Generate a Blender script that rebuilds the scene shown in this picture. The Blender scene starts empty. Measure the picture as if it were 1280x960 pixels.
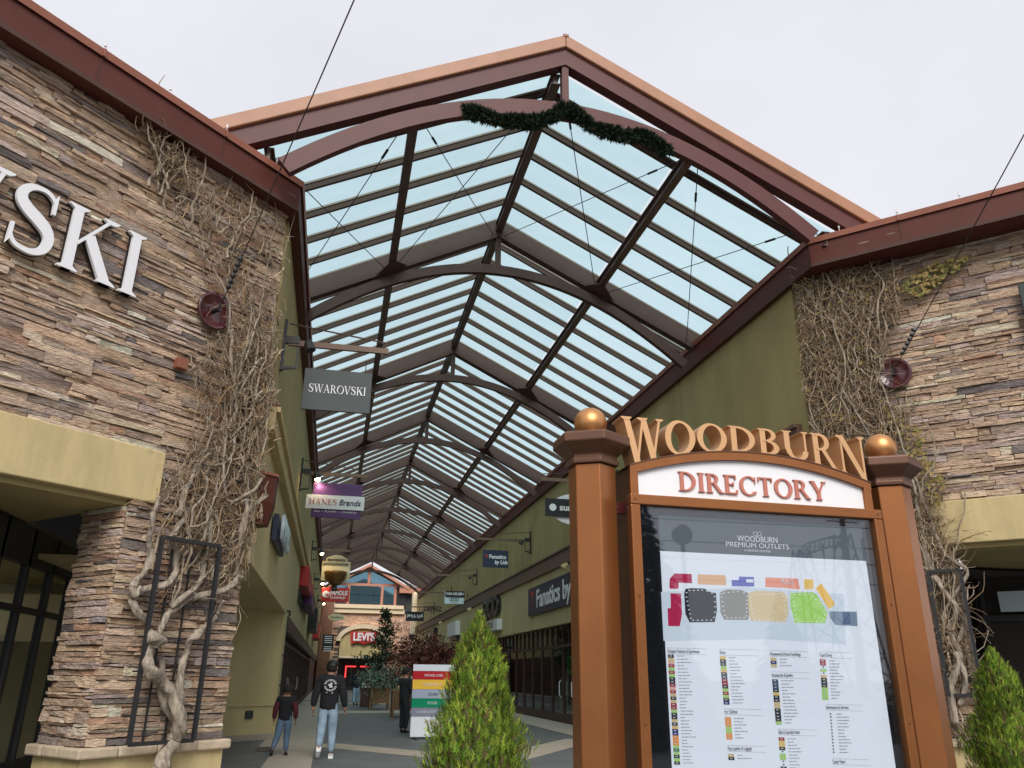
import bpy, bmesh, math, random
from mathutils import Vector, Matrix, noise
random.seed(7)
R = random.random
U = random.uniform
PI = math.pi
scene = bpy.context.scene
COL = scene.collection

# ------------------------------------------------------------------ camera
FPX, PITCH, ROLL, YAW, EYE = 985.0, math.radians(20.3), math.radians(0.6), math.radians(12.1), 1.55
FWD = Vector((math.sin(YAW)*math.cos(PITCH), math.cos(YAW)*math.cos(PITCH), math.sin(PITCH)))
_r0 = Vector((math.cos(YAW), -math.sin(YAW), 0)); _u0 = _r0.cross(FWD)
RIGHT = _r0*math.cos(ROLL)+_u0*math.sin(ROLL); UP = _u0*math.cos(ROLL)-_r0*math.sin(ROLL)
CAM = Vector((0, 0, EYE))
cd = bpy.data.cameras.new('camera'); cam = bpy.data.objects.new('camera', cd); COL.objects.link(cam)
m = Matrix((RIGHT, UP, -FWD)).transposed().to_4x4(); m.translation = CAM; cam.matrix_world = m
cd.sensor_width = 36; cd.lens = FPX/1280*36; cd.clip_end = 3000; cd.clip_start = 0.05
scene.camera = cam
def ray(x, y): return RIGHT*((x-640)/FPX)-UP*((y-480)/FPX)+FWD
def atX(x, y, X): d = ray(x, y); return CAM+d*(X/d.x)
def atY(x, y, Y): d = ray(x, y); return CAM+d*(Y/d.y)
def atZ(x, y, Z): d = ray(x, y); return CAM+d*((Z-EYE)/d.z)
def atP(x, y, P, n): d = ray(x, y); return CAM+d*((Vector(P)-CAM).dot(n)/d.dot(n))

# ------------------------------------------------------------------ sky, sun, exposure
w = bpy.data.worlds.new('World'); scene.world = w; w.use_nodes = True
nt = w.node_tree; nt.nodes.clear()
SUN_EL, SUN_AZ = math.radians(40), math.radians(-176)      # azimuth from +Y towards +X: behind the camera
sky = nt.nodes.new('ShaderNodeTexSky'); sky.sky_type = 'NISHITA'; sky.sun_disc = False
sky.sun_elevation = SUN_EL; sky.sun_rotation = SUN_AZ
bg1 = nt.nodes.new('ShaderNodeBackground'); bg1.inputs[1].default_value = 0.05
nt.links.new(sky.outputs[0], bg1.inputs[0])
tc = nt.nodes.new('ShaderNodeTexCoord'); mp = nt.nodes.new('ShaderNodeMapping'); mp.inputs['Scale'].default_value = (1.1, 1.1, 2.2)
nz = nt.nodes.new('ShaderNodeTexNoise'); nz.inputs['Scale'].default_value = 1.3; nz.inputs['Detail'].default_value = 5
rp = nt.nodes.new('ShaderNodeValToRGB')
rp.color_ramp.elements[0].position = .3; rp.color_ramp.elements[0].color = (.72, .73, .785, 1)
rp.color_ramp.elements[1].position = .72; rp.color_ramp.elements[1].color = (.87, .86, .92, 1)
bg2 = nt.nodes.new('ShaderNodeBackground'); bg2.inputs[1].default_value = 0.535
nt.links.new(tc.outputs['Generated'], mp.inputs[0]); nt.links.new(mp.outputs[0], nz.inputs[0]); nt.links.new(nz.outputs[0], rp.inputs[0]); nt.links.new(rp.outputs[0], bg2.inputs[0])
mx = nt.nodes.new('ShaderNodeMixShader'); mx.inputs[0].default_value = 0.95
nt.links.new(bg1.outputs[0], mx.inputs[1]); nt.links.new(bg2.outputs[0], mx.inputs[2])
wo = nt.nodes.new('ShaderNodeOutputWorld'); nt.links.new(mx.outputs[0], wo.inputs[0])
sl = bpy.data.lights.new('sun', 'SUN'); sl.energy = 1.5; sl.angle = math.radians(35); sl.color = (1, .965, .91)
so = bpy.data.objects.new('sun', sl); COL.objects.link(so)
sd = Vector((math.sin(SUN_AZ)*math.cos(SUN_EL), math.cos(SUN_AZ)*math.cos(SUN_EL), math.sin(SUN_EL)))
so.rotation_euler = sd.to_track_quat('Z', 'Y').to_euler()
scene.view_settings.view_transform = 'Standard'; scene.view_settings.look = 'None'
scene.view_settings.exposure = 1.0; scene.view_settings.gamma = 1
scene.cycles.max_bounces = 8; scene.cycles.transparent_max_bounces = 24

# ------------------------------------------------------------------ materials
def mat(name, col, rough=.7, metal=0., var=0., vs=3., bump=0., bs=40., attr=False, emit=None, es=1., spec=.5, coat=0., stretch=None, bd=.01):
    M = bpy.data.materials.new(name); M.use_nodes = True; t = M.node_tree; b = t.nodes['Principled BSDF']
    b.inputs['Roughness'].default_value = rough; b.inputs['Metallic'].default_value = metal
    b.inputs['Specular IOR Level'].default_value = spec; b.inputs['Coat Weight'].default_value = coat
    b.inputs['Base Color'].default_value = (*col, 1)
    L = t.links.new; N = t.nodes.new
    src = None
    if attr:
        a = N('ShaderNodeAttribute'); a.attribute_name = 'Col'; src = a.outputs['Color']
    co = N('ShaderNodeTexCoord'); out = co.outputs['Object']
    if stretch:
        mm = N('ShaderNodeMapping'); mm.inputs['Scale'].default_value = stretch; L(out, mm.inputs[0]); out = mm.outputs[0]
    if var:
        n = N('ShaderNodeTexNoise'); n.inputs['Scale'].default_value = vs; n.inputs['Detail'].default_value = 6; n.inputs['Roughness'].default_value = .65; L(out, n.inputs[0])
        mr = N('ShaderNodeMapRange'); mr.inputs[1].default_value = .3; mr.inputs[2].default_value = .7; mr.inputs[3].default_value = 1-var; mr.inputs[4].default_value = 1+var; L(n.outputs[0], mr.inputs[0])
        v = N('ShaderNodeVectorMath'); v.operation = 'SCALE'; L(mr.outputs[0], v.inputs['Scale'])
        if src: L(src, v.inputs[0])
        else: v.inputs[0].default_value = col
        src = v.outputs[0]
    if src: L(src, b.inputs['Base Color'])
    if bump:
        n2 = N('ShaderNodeTexNoise'); n2.inputs['Scale'].default_value = bs; n2.inputs['Detail'].default_value = 5; L(out, n2.inputs[0])
        bp = N('ShaderNodeBump'); bp.inputs['Strength'].default_value = bump; bp.inputs['Distance'].default_value = bd; L(n2.outputs[0], bp.inputs['Height']); L(bp.outputs[0], b.inputs['Normal'])
    if emit:
        b.inputs['Emission Color'].default_value = (*emit, 1); b.inputs['Emission Strength'].default_value = es
    return M
def glassmat(name, tint, refl=.08, rough=.03, ior=.8):
    M = bpy.data.materials.new(name); M.use_nodes = True; t = M.node_tree; t.nodes.clear(); N = t.nodes.new; L = t.links.new
    tr = N('ShaderNodeBsdfTransparent'); tr.inputs[0].default_value = (*tint, 1)
    gl = N('ShaderNodeBsdfGlossy'); gl.inputs['Roughness'].default_value = rough
    fr = N('ShaderNodeLayerWeight'); pw = N('ShaderNodeMath'); pw.operation = 'POWER'; pw.inputs[1].default_value = 5.0; L(fr.outputs['Facing'], pw.inputs[0])
    a = N('ShaderNodeMapRange'); a.inputs[3].default_value = refl; a.inputs[4].default_value = ior; L(pw.outputs[0], a.inputs[0])
    mxx = N('ShaderNodeMixShader'); L(a.outputs[0], mxx.inputs[0]); L(tr.outputs[0], mxx.inputs[1]); L(gl.outputs[0], mxx.inputs[2])
    o = N('ShaderNodeOutputMaterial'); L(mxx.outputs[0], o.inputs[0]); return M
M = {}
M['stone'] = mat('ledge_stone', (.4, .3, .2), .9, var=.36, vs=8, bump=1.0, bs=16, attr=True, stretch=(1, 1, 4.5), bd=.035)
M['mortar'] = mat('dark_mortar_backing', (.10, .08, .06), .95)  # one even dark mortar colour behind the stones and under the slabs
M['olive'] = mat('olive_stucco', (.385, .31, .135), .9, var=.13, vs=1.2, bump=.35, bs=130, stretch=(1, 1, .35))
M['tan'] = mat('tan_stucco', (.56, .445, .225), .9, var=.15, vs=2.2, bump=.6, bs=110, stretch=(1.6, 1.6, .4))
M['sage'] = mat('pale_olive_stucco', (.56, .465, .24), .9, var=.10, vs=1.0, bump=.35, bs=130, stretch=(1, 1, .4))
M['steel2'] = mat('brown_steel_beam', (.12, .075, .062), .35, var=.1, vs=3)
M['cream'] = mat('cream_stucco', (.74, .61, .42), .9, var=.08, vs=2, bump=.3, bs=100)
M['cap'] = mat('cast_stone_cap', (.52, .42, .30), .85, var=.2, vs=6, bump=.8, bs=20)
M['fascia'] = mat('red_brown_fascia_metal', (.098, .026, .017), .55, spec=.3, var=.12, vs=1.5, bump=.05, bs=60)
_t = M['fascia'].node_tree; _n = _t.nodes.new('ShaderNodeTexNoise'); _n.inputs['Scale'].default_value = 16; _n.inputs['Detail'].default_value = 2
_r = _t.nodes.new('ShaderNodeMapRange'); _r.inputs[1].default_value = .745; _r.inputs[2].default_value = .765; _m = _t.nodes.new('ShaderNodeMix'); _m.data_type = 'RGBA'; _m.inputs[7].default_value = (.45, .40, .36, 1)
_b = _t.nodes['Principled BSDF']; _l = _b.inputs['Base Color'].links[0].from_socket; _t.links.new(_l, _m.inputs[6]); _t.links.new(_n.outputs[0], _r.inputs[0]); _t.links.new(_r.outputs[0], _m.inputs[0]); _t.links.new(_m.outputs[2], _b.inputs['Base Color'])
M['copper'] = mat('copper_coloured_flashing', (.30, .105, .062), .45, var=.15, vs=2)
M['truss'] = mat('mauve_brown_steel_paint', (.105, .035, .032), .5, spec=.3, var=.1, vs=2)
M['steel'] = mat('dark_brown_steel', (.082, .042, .033), .6, var=.12, vs=2, spec=.25)
M['bar'] = mat('glazing_bar_brown', (.080, .046, .035), .65, spec=.2)
M['baredge'] = mat('glazing_bar_cap_tan', (.22, .15, .11), .5)
M['band'] = mat('brown_trim_band', (.16, .095, .062), .6, var=.1, vs=2)
M['bronze'] = mat('orange_bronze_metallic_paint', (.33, .125, .042), .30, .62, var=.10, vs=3, bump=.03, bs=200)
M['bronzedark'] = mat('dark_bronze_cap', (.13, .060, .034), .4, .3, var=.08, vs=4)
M['gold'] = mat('brushed_gold_ball', (.62, .30, .12), .40, .85, var=.05, vs=3)
M['letter'] = mat('pale_gold_letter', (.64, .37, .18), .38, .3)
M['coral'] = mat('coral_letter', (.50, .17, .12), .5)
M['white'] = mat('white_sign_face', (.80, .80, .82), .5)
M['offwhite'] = mat('off_white_panel', (.70, .69, .70), .6, var=.04, vs=5)
M['black'] = mat('black_paint', (.012, .012, .014), .4)
M['blackm'] = mat('black_iron', (.02, .02, .022), .5, var=.2, vs=10)
M['print'] = mat('printed_poster', (.8, .8, .8), .5, attr=True, spec=.2)
M['slate'] = mat('slate_sign', (.032, .044, .044), .55, var=.05, vs=4)
M['vine'] = mat('dry_vine_bark', (.3, .25, .2), .95, var=.25, vs=25, attr=True, bump=.6, bs=80)
M['bark'] = mat('grey_vine_bark', (.30, .25, .195), .95, var=.62, vs=20, bump=1.0, bs=30, stretch=(1, 1, .25), bd=.02)
M['leaf'] = mat('foliage', (.06, .1, .02), .75, attr=True, spec=.2)
M['wood'] = mat('planter_wood', (.20, .10, .042), .7, var=.25, vs=8, bump=.3, bs=60)
M['soil'] = mat('potting_soil', (.04, .028, .02), 1)
M['slab'] = mat('light_concrete', (.38, .325, .26), .85, var=.10, vs=2.5, bump=.2, bs=60)
M['paver'] = mat('dark_slate_paving', (.115, .12, .118), .62, var=.22, vs=1.2, bump=.25, bs=50)
M['asphalt'] = mat('asphalt', (.055, .055, .055), .9, var=.2, vs=2, bump=.4, bs=80)
M['maroon'] = mat('maroon_enamel', (.07, .013, .014), .2, coat=.6)
M['dbrown'] = mat('dark_brown_storefront_frame', (.050, .022, .015), .5)
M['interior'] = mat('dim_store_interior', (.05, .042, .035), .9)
M['winglass'] = glassmat('store_window_glass', (.74, .78, .77), .09, .02)
M['roofglass'] = glassmat('tinted_roof_glass', (.72, .95, .965), .02, .12, .25)
_t = M['roofglass'].node_tree; _o = _t.nodes.new('ShaderNodeObjectInfo'); _tr = [n for n in _t.nodes if n.type == 'BSDF_TRANSPARENT'][0]; _c = _t.nodes.new('ShaderNodeTexCoord'); _mp = _t.nodes.new('ShaderNodeMapping'); _mp.inputs['Scale'].default_value = (1.2, 3, 1.2); _n = _t.nodes.new('ShaderNodeTexNoise'); _n.inputs['Scale'].default_value = .9; _n.inputs['Detail'].default_value = 6
_a = _t.nodes.new('ShaderNodeMath'); _a.operation = 'MULTIPLY_ADD'; _a.inputs[1].default_value = .35; _m = _t.nodes.new('ShaderNodeMapRange'); _m.inputs[1].default_value = .35; _m.inputs[2].default_value = 1.05; _x = _t.nodes.new('ShaderNodeMix'); _x.data_type = 'RGBA'; _x.inputs[6].default_value = (.66, .88, .90, 1); _x.inputs[7].default_value = (.76, .965, .97, 1)
_l = _t.links.new; _l(_c.outputs['Object'], _mp.inputs[0]); _l(_mp.outputs[0], _n.inputs[0]); _l(_o.outputs['Random'], _a.inputs[0]); _l(_n.outputs[0], _a.inputs[2]); _l(_a.outputs[0], _m.inputs[0]); _l(_m.outputs[0], _x.inputs[0]); _l(_x.outputs[2], _tr.inputs[0])
M['blueglass'] = mat('reflective_blue_glazing', (.16, .30, .38), .06, .8)
M['blackglass'] = mat('black_screen_glass', (.012, .013, .015), .03, spec=.9, coat=.3)
M['poster_glass'] = glassmat('directory_cover_glass', (.95, .97, .99), .06, .012, .8)
M['skin'] = mat('skin', (.36, .19, .12), .6)
M['hair'] = mat('dark_hair', (.012, .01, .009), .8)
M['hoodie'] = mat('black_cotton', (.013, .014, .018), .95, bump=.3, bs=60)
M['navy'] = mat('navy_cotton', (.012, .017, .035), .95)
M['jeans'] = mat('light_blue_denim', (.27, .37, .47), .9, var=.35, vs=7, bump=.5, bs=30)
M['jeansd'] = mat('mid_blue_denim', (.10, .16, .24), .9, var=.25, vs=9, bump=.4, bs=30)
M['mar_cloth'] = mat('maroon_sleeve', (.09, .012, .02), .9)
M['whiteshoe'] = mat('white_shoe', (.75, .75, .75), .6)
M['blackshoe'] = mat('black_shoe', (.015, .015, .015), .6)
M['lampglow'] = mat('lit_lamp_bulb', (1, .8, .5), .5, emit=(1, .72, .38), es=26)
M['neon'] = mat('red_neon', (.8, .05, .05), .5, emit=(1, .05, .05), es=.8)
M['red'] = mat('red_sign', (.50, .022, .018), .45)
M['purple'] = mat('purple_sign', (.085, .022, .12), .5)
M['navysign'] = mat('navy_sign', (.012, .018, .055), .45)
M['paleblue'] = mat('pale_blue_sign', (.55, .66, .70), .5)
M['kettle'] = mat('bronze_kettle', (.33, .18, .06), .35, .7)
M['oldcream'] = mat('cream_sign_board', (.60, .52, .33), .6)
M['terracotta'] = mat('terracotta_box', (.24, .085, .045), .6)
M['tealroof'] = mat('grey_roofing', (.22, .20, .19), .9, var=.1)
M['salmon'] = mat('salmon_window_frame', (.45, .20, .13), .6)
M['farstone'] = mat('far_ledge_stone', (.38, .26, .19), .9, attr=True, var=.2, vs=5)
M['brickcol'] = mat('brown_brick', (.22, .11, .07), .9, var=.2, vs=6)
M['plant_red'] = M['leaf']

# ------------------------------------------------------------------ mesh helper
ROOT = {}
def tag(o, label=None, cat=None, group=None, kind=None):
    if label: o['label'] = label
    if cat: o['category'] = cat
    if group: o['group'] = group
    if kind: o['kind'] = kind
    return o
def thing(name, label, cat, loc=(0, 0, 0), group=None):
    o = bpy.data.objects.new(name, None); COL.objects.link(o); o.location = loc; o.empty_display_size = .2
    ROOT[o] = Vector(loc); return tag(o, label, cat, group)
class MB:
    def __init__(s): s.v = []; s.f = []; s.c = []; s.mi = []
    def add(s, vs, fs, col=None, mi=0):
        b = len(s.v); s.v += [Vector(p) for p in vs]; s.f += [tuple(i+b for i in f) for f in fs]
        s.c += [col or (1, 1, 1)]*len(vs); s.mi += [mi]*len(fs); return s
    def box(s, c, sz, rot=0., col=None, mi=0):
        hx, hy, hz = sz[0]/2, sz[1]/2, sz[2]/2; ca, sa = math.cos(rot), math.sin(rot); vs = []
        for z in (-hz, hz):
            for x, y in ((-hx, -hy), (hx, -hy), (hx, hy), (-hx, hy)): vs.append((c[0]+x*ca-y*sa, c[1]+x*sa+y*ca, c[2]+z))
        return s.add(vs, [(3, 2, 1, 0), (4, 5, 6, 7), (0, 1, 5, 4), (1, 2, 6, 5), (2, 3, 7, 6), (3, 0, 4, 7)], col, mi)
    def bb(s, x0, x1, y0, y1, z0, z1, col=None, mi=0):
        return s.box(((x0+x1)/2, (y0+y1)/2, (z0+z1)/2), (x1-x0, y1-y0, z1-z0), 0, col, mi)
    def frame_box(s, o, u, v, n, u0, u1, v0, v1, n0, n1, col=None, mi=0):
        P = lambda a, b, c: o+u*a+v*b+n*c
        vs = [P(u0, v0, n0), P(u1, v0, n0), P(u1, v1, n0), P(u0, v1, n0), P(u0, v0, n1), P(u1, v0, n1), P(u1, v1, n1), P(u0, v1, n1)]
        return s.add(vs, [(3, 2, 1, 0), (4, 5, 6, 7), (0, 1, 5, 4), (1, 2, 6, 5), (2, 3, 7, 6), (3, 0, 4, 7)], col, mi)
    def bar(s, p0, p1, wd, ht, up=(0, 0, 1), drop=0., col=None, mi=0):
        p0 = Vector(p0); p1 = Vector(p1); d = (p1-p0).normalized(); a = d.cross(Vector(up))
        a = a.normalized() if a.length > 1e-5 else Vector((1, 0, 0)); u = a.cross(d).normalized(); vs = []
        for p in (p0, p1):
            for x, y in ((-1, -1), (1, -1), (1, 1), (-1, 1)): vs.append(p+a*(x*wd/2)+u*(y*ht/2-drop))
        return s.add(vs, [(0, 1, 2, 3), (7, 6, 5, 4), (4, 5, 1, 0), (5, 6, 2, 1), (6, 7, 3, 2), (7, 4, 0, 3)], col, mi)
    def tube(s, pts, rad, n=6, col=None, cap=True, mi=0, flat=1.):
        pts = [Vector(p) for p in pts]; k = len(pts)
        if not hasattr(rad, '__len__'): rad = [rad]*k
        vs = []; ref = Vector((0.31, .17, .93))
        for i, p in enumerate(pts):
            d = (pts[min(i+1, k-1)]-pts[max(i-1, 0)])
            d = d.normalized() if d.length > 1e-9 else Vector((0, 0, 1))
            a = d.cross(ref); a = a.normalized() if a.length > 1e-3 else d.orthogonal().normalized(); b = d.cross(a); ref = b.cross(d) if False else ref
            for j in range(n): t = 2*PI*j/n; vs.append(p+a*(math.cos(t)*rad[i])+b*(math.sin(t)*rad[i]*flat))
        fs = [(i*n+j, i*n+(j+1) % n, (i+1)*n+(j+1) % n, (i+1)*n+j) for i in range(k-1) for j in range(n)]
        if cap: fs += [tuple(range(n-1, -1, -1)), tuple((k-1)*n+j for j in range(n))]
        return s.add(vs, fs, col, mi)
    def lathe(s, c, prof, n=24, col=None, rot=0.):
        vs = []
        for r, z in prof:
            for j in range(n): t = 2*PI*j/n+rot; vs.append((c[0]+r*math.cos(t), c[1]+r*math.sin(t), c[2]+z))
        k = len(prof); fs = [(i*n+j, i*n+(j+1) % n, (i+1)*n+(j+1) % n, (i+1)*n+j) for i in range(k-1) for j in range(n)]
        fs += [tuple(range(n-1, -1, -1)), tuple((k-1)*n+j for j in range(n))]
        return s.add(vs, fs, col)
    def ball(s, c, r, n=16, sq=(1, 1, 1), col=None):
        k = n//2; vs = [(c[0], c[1], c[2]-r*sq[2])]
        for i in range(1, k):
            t = PI*i/k
            for j in range(n): a = 2*PI*j/n; vs.append((c[0]+r*sq[0]*math.sin(t)*math.cos(a), c[1]+r*sq[1]*math.sin(t)*math.sin(a), c[2]-r*sq[2]*math.cos(t)))
        vs.append((c[0], c[1], c[2]+r*sq[2])); L = len(vs)-1
        fs = [(0, 1+(j+1) % n, 1+j) for j in range(n)]
        for i in range(k-2):
            for j in range(n): a = 1+i*n; fs.append((a+j, a+(j+1) % n, a+n+(j+1) % n, a+n+j))
        a = 1+(k-2)*n; fs += [(a+j, a+(j+1) % n, L) for j in range(n)]
        return s.add(vs, fs, col)
    def prism(s, poly, o, u, v, n, n0, n1, col=None, mi=0):
        k = len(poly); vs = [o+u*a+v*b+n*n0 for a, b in poly]+[o+u*a+v*b+n*n1 for a, b in poly]
        fs = [tuple(range(k-1, -1, -1)), tuple(range(k, 2*k))]+[(i, (i+1) % k, k+(i+1) % k, k+i) for i in range(k)]
        return s.add(vs, fs, col, mi)
    def build(s, name, m, parent=None, smooth=False, label=None, kind=None, fix=True):
        off = ROOT.get(parent, Vector((0, 0, 0)))
        me = bpy.data.meshes.new(name); me.from_pydata([tuple(p-off) for p in s.v], [], s.f)
        for mm in (m if isinstance(m, (list, tuple)) else [m]): me.materials.append(M[mm] if isinstance(mm, str) else mm)
        if any(c != (1, 1, 1) for c in s.c):
            a = me.color_attributes.new('Col', 'FLOAT_COLOR', 'POINT'); fl = []
            for c in s.c: fl += [c[0], c[1], c[2], 1]
            a.data.foreach_set('color', fl)
        if any(s.mi): me.polygons.foreach_set('material_index', s.mi)
        if smooth: me.polygons.foreach_set('use_smooth', [True]*len(me.polygons))
        me.update()
        o = bpy.data.objects.new(name, me); COL.objects.link(o)
        if parent: o.parent = parent; ROOT[o] = off
        return tag(o, label, None, None, kind)
def structure(mb, name, m): return mb.build(name, m, kind='structure')
def share(o, dloc, rot=None, parent=None):
    c = o.copy(); COL.objects.link(c); c.location = o.location+Vector(dloc)
    if rot is not None: c.rotation_euler = rot
    c.parent = parent or o.parent; ROOT[c] = ROOT.get(o, Vector()); return c
def bevel(o, wd=.01, seg=2):
    b = o.modifiers.new('bevel', 'BEVEL'); b.width = wd; b.segments = seg; b.limit_method = 'ANGLE'; return o
X_, Y_, Z_ = Vector((1, 0, 0)), Vector((0, 1, 0)), Vector((0, 0, 1))

# ------------------------------------------------------------------ lettering
def text(body, size, m, parent, o, u=X_, v=Z_, ext=.004, align='CENTER', shear=0., bold=0., name='lettering', sx=1., fit=None):
    """sans lettering from the built-in font, laid in the plane (u, v) with its centre or left end at o"""
    c = bpy.data.curves.new('txt', 'FONT'); c.body = body; c.size = size; c.extrude = ext; c.align_x = align; c.align_y = 'CENTER'; c.shear = shear; c.offset = bold; c.resolution_u = 3
    t = bpy.data.objects.new('txt', c); me = bpy.data.meshes.new_from_object(t); bpy.data.objects.remove(t)
    n = u.cross(v); off = ROOT.get(parent, Vector())
    if fit:
        xs = [q.co.x for q in me.vertices]; sx = fit/(max(xs)-min(xs))
    for q in me.vertices: q.co = o+u*(q.co.x*sx)+v*q.co.y+n*q.co.z-off
    me.materials.clear(); me.materials.append(M[m]); me.name = name
    ob = bpy.data.objects.new(name, me); COL.objects.link(ob)
    if parent: ob.parent = parent; ROOT[ob] = off
    return ob
def smooth_path(pts, sub=4):
    pts = [Vector(p) for p in pts]; out = []
    for i in range(len(pts)-1):
        p0 = pts[max(i-1, 0)]; p1 = pts[i]; p2 = pts[i+1]; p3 = pts[min(i+2, len(pts)-1)]
        for k in range(sub):
            t = k/sub; out.append(.5*((2*p1)+(-p0+p2)*t+(2*p0-5*p1+4*p2-p3)*t*t+(-p0+3*p1-3*p2+p3)*t**3))
    out.append(pts[-1]); return out
def arc(cx, cy, rx, ry, a0, a1, t, T, n=22, slant=0.):
    """ring segment: thin (t) at top and bottom, thick (T) at the sides; returns list of quads"""
    out = []; inn = []
    for i in range(n+1):
        a = math.radians(a0+(a1-a0)*i/n); ca, sa = math.cos(a), math.sin(a)
        out.append((cx+rx*ca+slant*sa, cy+ry*sa)); inn.append((cx+(rx-T)*ca-slant*sa*.6, cy+(ry-t)*sa))
    return ('strip', out, inn)
def pen(pts, wd):
    out = []; inn = []
    for i, (x, y) in enumerate(pts):
        a = pts[max(i-1, 0)]; b = pts[min(i+1, len(pts)-1)]; dx, dy = b[0]-a[0], b[1]-a[1]; l = math.hypot(dx, dy) or 1
        nx, ny = -dy/l, dx/l; q = wd[i]/2; out.append((x+nx*q, y+ny*q)); inn.append((x-nx*q, y-ny*q))
    return ('strip', out, inn)
def P4(*p): return ('poly', list(p))
def serif(x, y, wdt, up, s=.045):
    h = s if up else -s; k = .05
    return P4((x-wdt, y), (x+wdt, y), (x+wdt, y+h*.45), (x+wdt*.45, y+h*1.5), (x-wdt*.45, y+h*1.5), (x-wdt, y+h*.45))
def stem(x, T, y0=0, y1=1, sb=True, st=True, sw=None):
    sw = sw or T/2+.085; r = [P4((x-T/2, y0), (x+T/2, y0), (x+T/2, y1), (x-T/2, y1))]
    if sb: r.append(serif(x, y0, sw, True))
    if st: r.append(serif(x, y1, sw, False))
    return r
def diag(x0, y0, x1, y1, t): return P4((x0-t/2, y0), (x0+t/2, y0), (x1+t/2, y1), (x1-t/2, y1))
def glyph(ch, T=.15, t=.06):
    g = []
    if ch == 'W':
        g = [diag(.08, 1, .40, 0, T), diag(.40, 0, .62, 1, t), diag(.62, 1, .92, 0, T), diag(.92, 0, 1.16, 1, t), serif(.08, 1, .17, False), serif(.60, 1, .17, False), serif(1.16, 1, .13, False)]; w_ = 1.26
    elif ch == 'V': g = [diag(.10, 1, .46, 0, T), diag(.46, 0, .78, 1, t), serif(.10, 1, .17, False), serif(.78, 1, .14, False)]; w_ = .88
    elif ch == 'A': g = [diag(.14, 0, .47, 1, t), diag(.80, 0, .45, 1, T), P4((.25, .30), (.70, .30), (.68, .36), (.27, .36)), serif(.14, 0, .13, True), serif(.80, 0, .17, True)]; w_ = .94
    elif ch == 'O': g = [arc(.50, .5, .50, .52, 0, 360, t, T, 40, -.03)]; w_ = 1.0
    elif ch == 'D': g = stem(.18, T)+[arc(.30, .5, .60, .5, -90, 90, t, T, 24)]+[P4((.18, 1-t), (.31, 1-t), (.31, 1), (.18, 1)), P4((.18, 0), (.31, 0), (.31, t), (.18, t))]; w_ = .94
    elif ch == 'B': g = stem(.18, T)+[arc(.32, .755, .32, .245, -90, 90, t, T*.85, 18), arc(.32, .275, .40, .275, -90, 90, t, T, 18), P4((.18, 1-t), (.33, 1-t), (.33, 1), (.18, 1)), P4((.18, .51), (.33, .51), (.33, .55), (.18, .55)), P4((.18, 0), (.33, 0), (.33, t), (.18, t))]; w_ = .78
    elif ch in 'RP':
        g = stem(.18, T)+[arc(.32, .735, .34, .265, -90, 90, t, T*.9, 18), P4((.18, 1-t), (.33, 1-t), (.33, 1), (.18, 1)), P4((.18, .47), (.34, .47), (.34, .53), (.18, .53))]
        w_ = .72
        if ch == 'R': g += [P4((.34, .50), (.50, .50), (.86, .0), (.69, .0)), P4((.69, 0), (.93, 0), (.93, .03), (.80, .06))]; w_ = .88
    elif ch == 'U': g = stem(.18, T, .32, 1, False)+stem(.82, t, .32, 1, False)+[arc(.50-.0, .33, .395, .35, 180, 360, t, T, 20)]; w_ = .96
    elif ch == 'N': g = stem(.16, t, 0, 1)+stem(.90, t, 0, 1, False)+[diag(.15, 1, .88, 0, T*1.1), serif(.08, 1, .10, False)]; w_ = 1.02
    elif ch == 'I': g = stem(.18, T); w_ = .36
    elif ch == 'E': g = stem(.18, T)+[P4((.2, 1-t), (.66, 1-t), (.66, 1), (.2, 1)), P4((.61, .78), (.66, .76), (.66, 1), (.58, .95)), P4((.2, .48), (.52, .48), (.52, .54), (.2, .54)), P4((.48, .40), (.53, .40), (.53, .62), (.48, .62)), P4((.2, 0), (.70, 0), (.70, t), (.2, t)), P4((.62, .05), (.70, 0), (.72, .24), (.66, .22))]; w_ = .76
    elif ch == 'L': g = stem(.18, T)+[P4((.2, 0), (.68, 0), (.68, t), (.2, t)), P4((.62, .0), (.69, 0), (.71, .25), (.65, .22))]; w_ = .72
    elif ch == 'T': g = stem(.42, T, 0, 1, True, False)+[P4((.04, 1-t), (.80, 1-t), (.80, 1), (.04, 1)), P4((.03, .76), (.09, .78), (.13, 1), (.04, 1)), P4((.81, .76), (.75, .78), (.71, 1), (.80, 1))]; w_ = .84
    elif ch == 'C': g = [arc(.52, .5, .50, .52, 42, 318, t, T, 34), P4((.84, .62), (.89, .62), (.89, 1.0), (.84, .9)), P4((.84, .18), (.89, .24), (.89, .10), (.86, .08))]; w_ = .94
    elif ch == 'Y': g = stem(.46, T, 0, .46, True, False)+[diag(.46-.02, .42, .14, 1, T), diag(.50, .42, .78, 1, t), serif(.14, 1, .15, False), serif(.80, 1, .13, False)]; w_ = .90
    elif ch == 'K': g = stem(.18, T)+[diag(.24, .42, .74, 1, t), P4((.36, .56), (.50, .66), (.92, 0), (.72, 0)), serif(.74, 1, .13, False), serif(.82, 0, .16, True)]; w_ = .96
    elif ch == 'H': g = stem(.18, T)+stem(.82, T)+[P4((.18, .48), (.82, .48), (.82, .54), (.18, .54))]; w_ = 1.0
    elif ch == 'S':
        pts0 = [(.62, .74), (.61, .86), (.50, .955), (.36, .97), (.22, .93), (.13, .83), (.14, .71), (.25, .61), (.42, .52), (.57, .42), (.64, .29), (.60, .14), (.48, .045), (.33, .025), (.18, .06), (.10, .16), (.09, .29)]
        wd0 = [.03, .05, .06, .065, .10, .14, .16, .17, .175, .17, .15, .13, .09, .065, .06, .05, .03]
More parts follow.
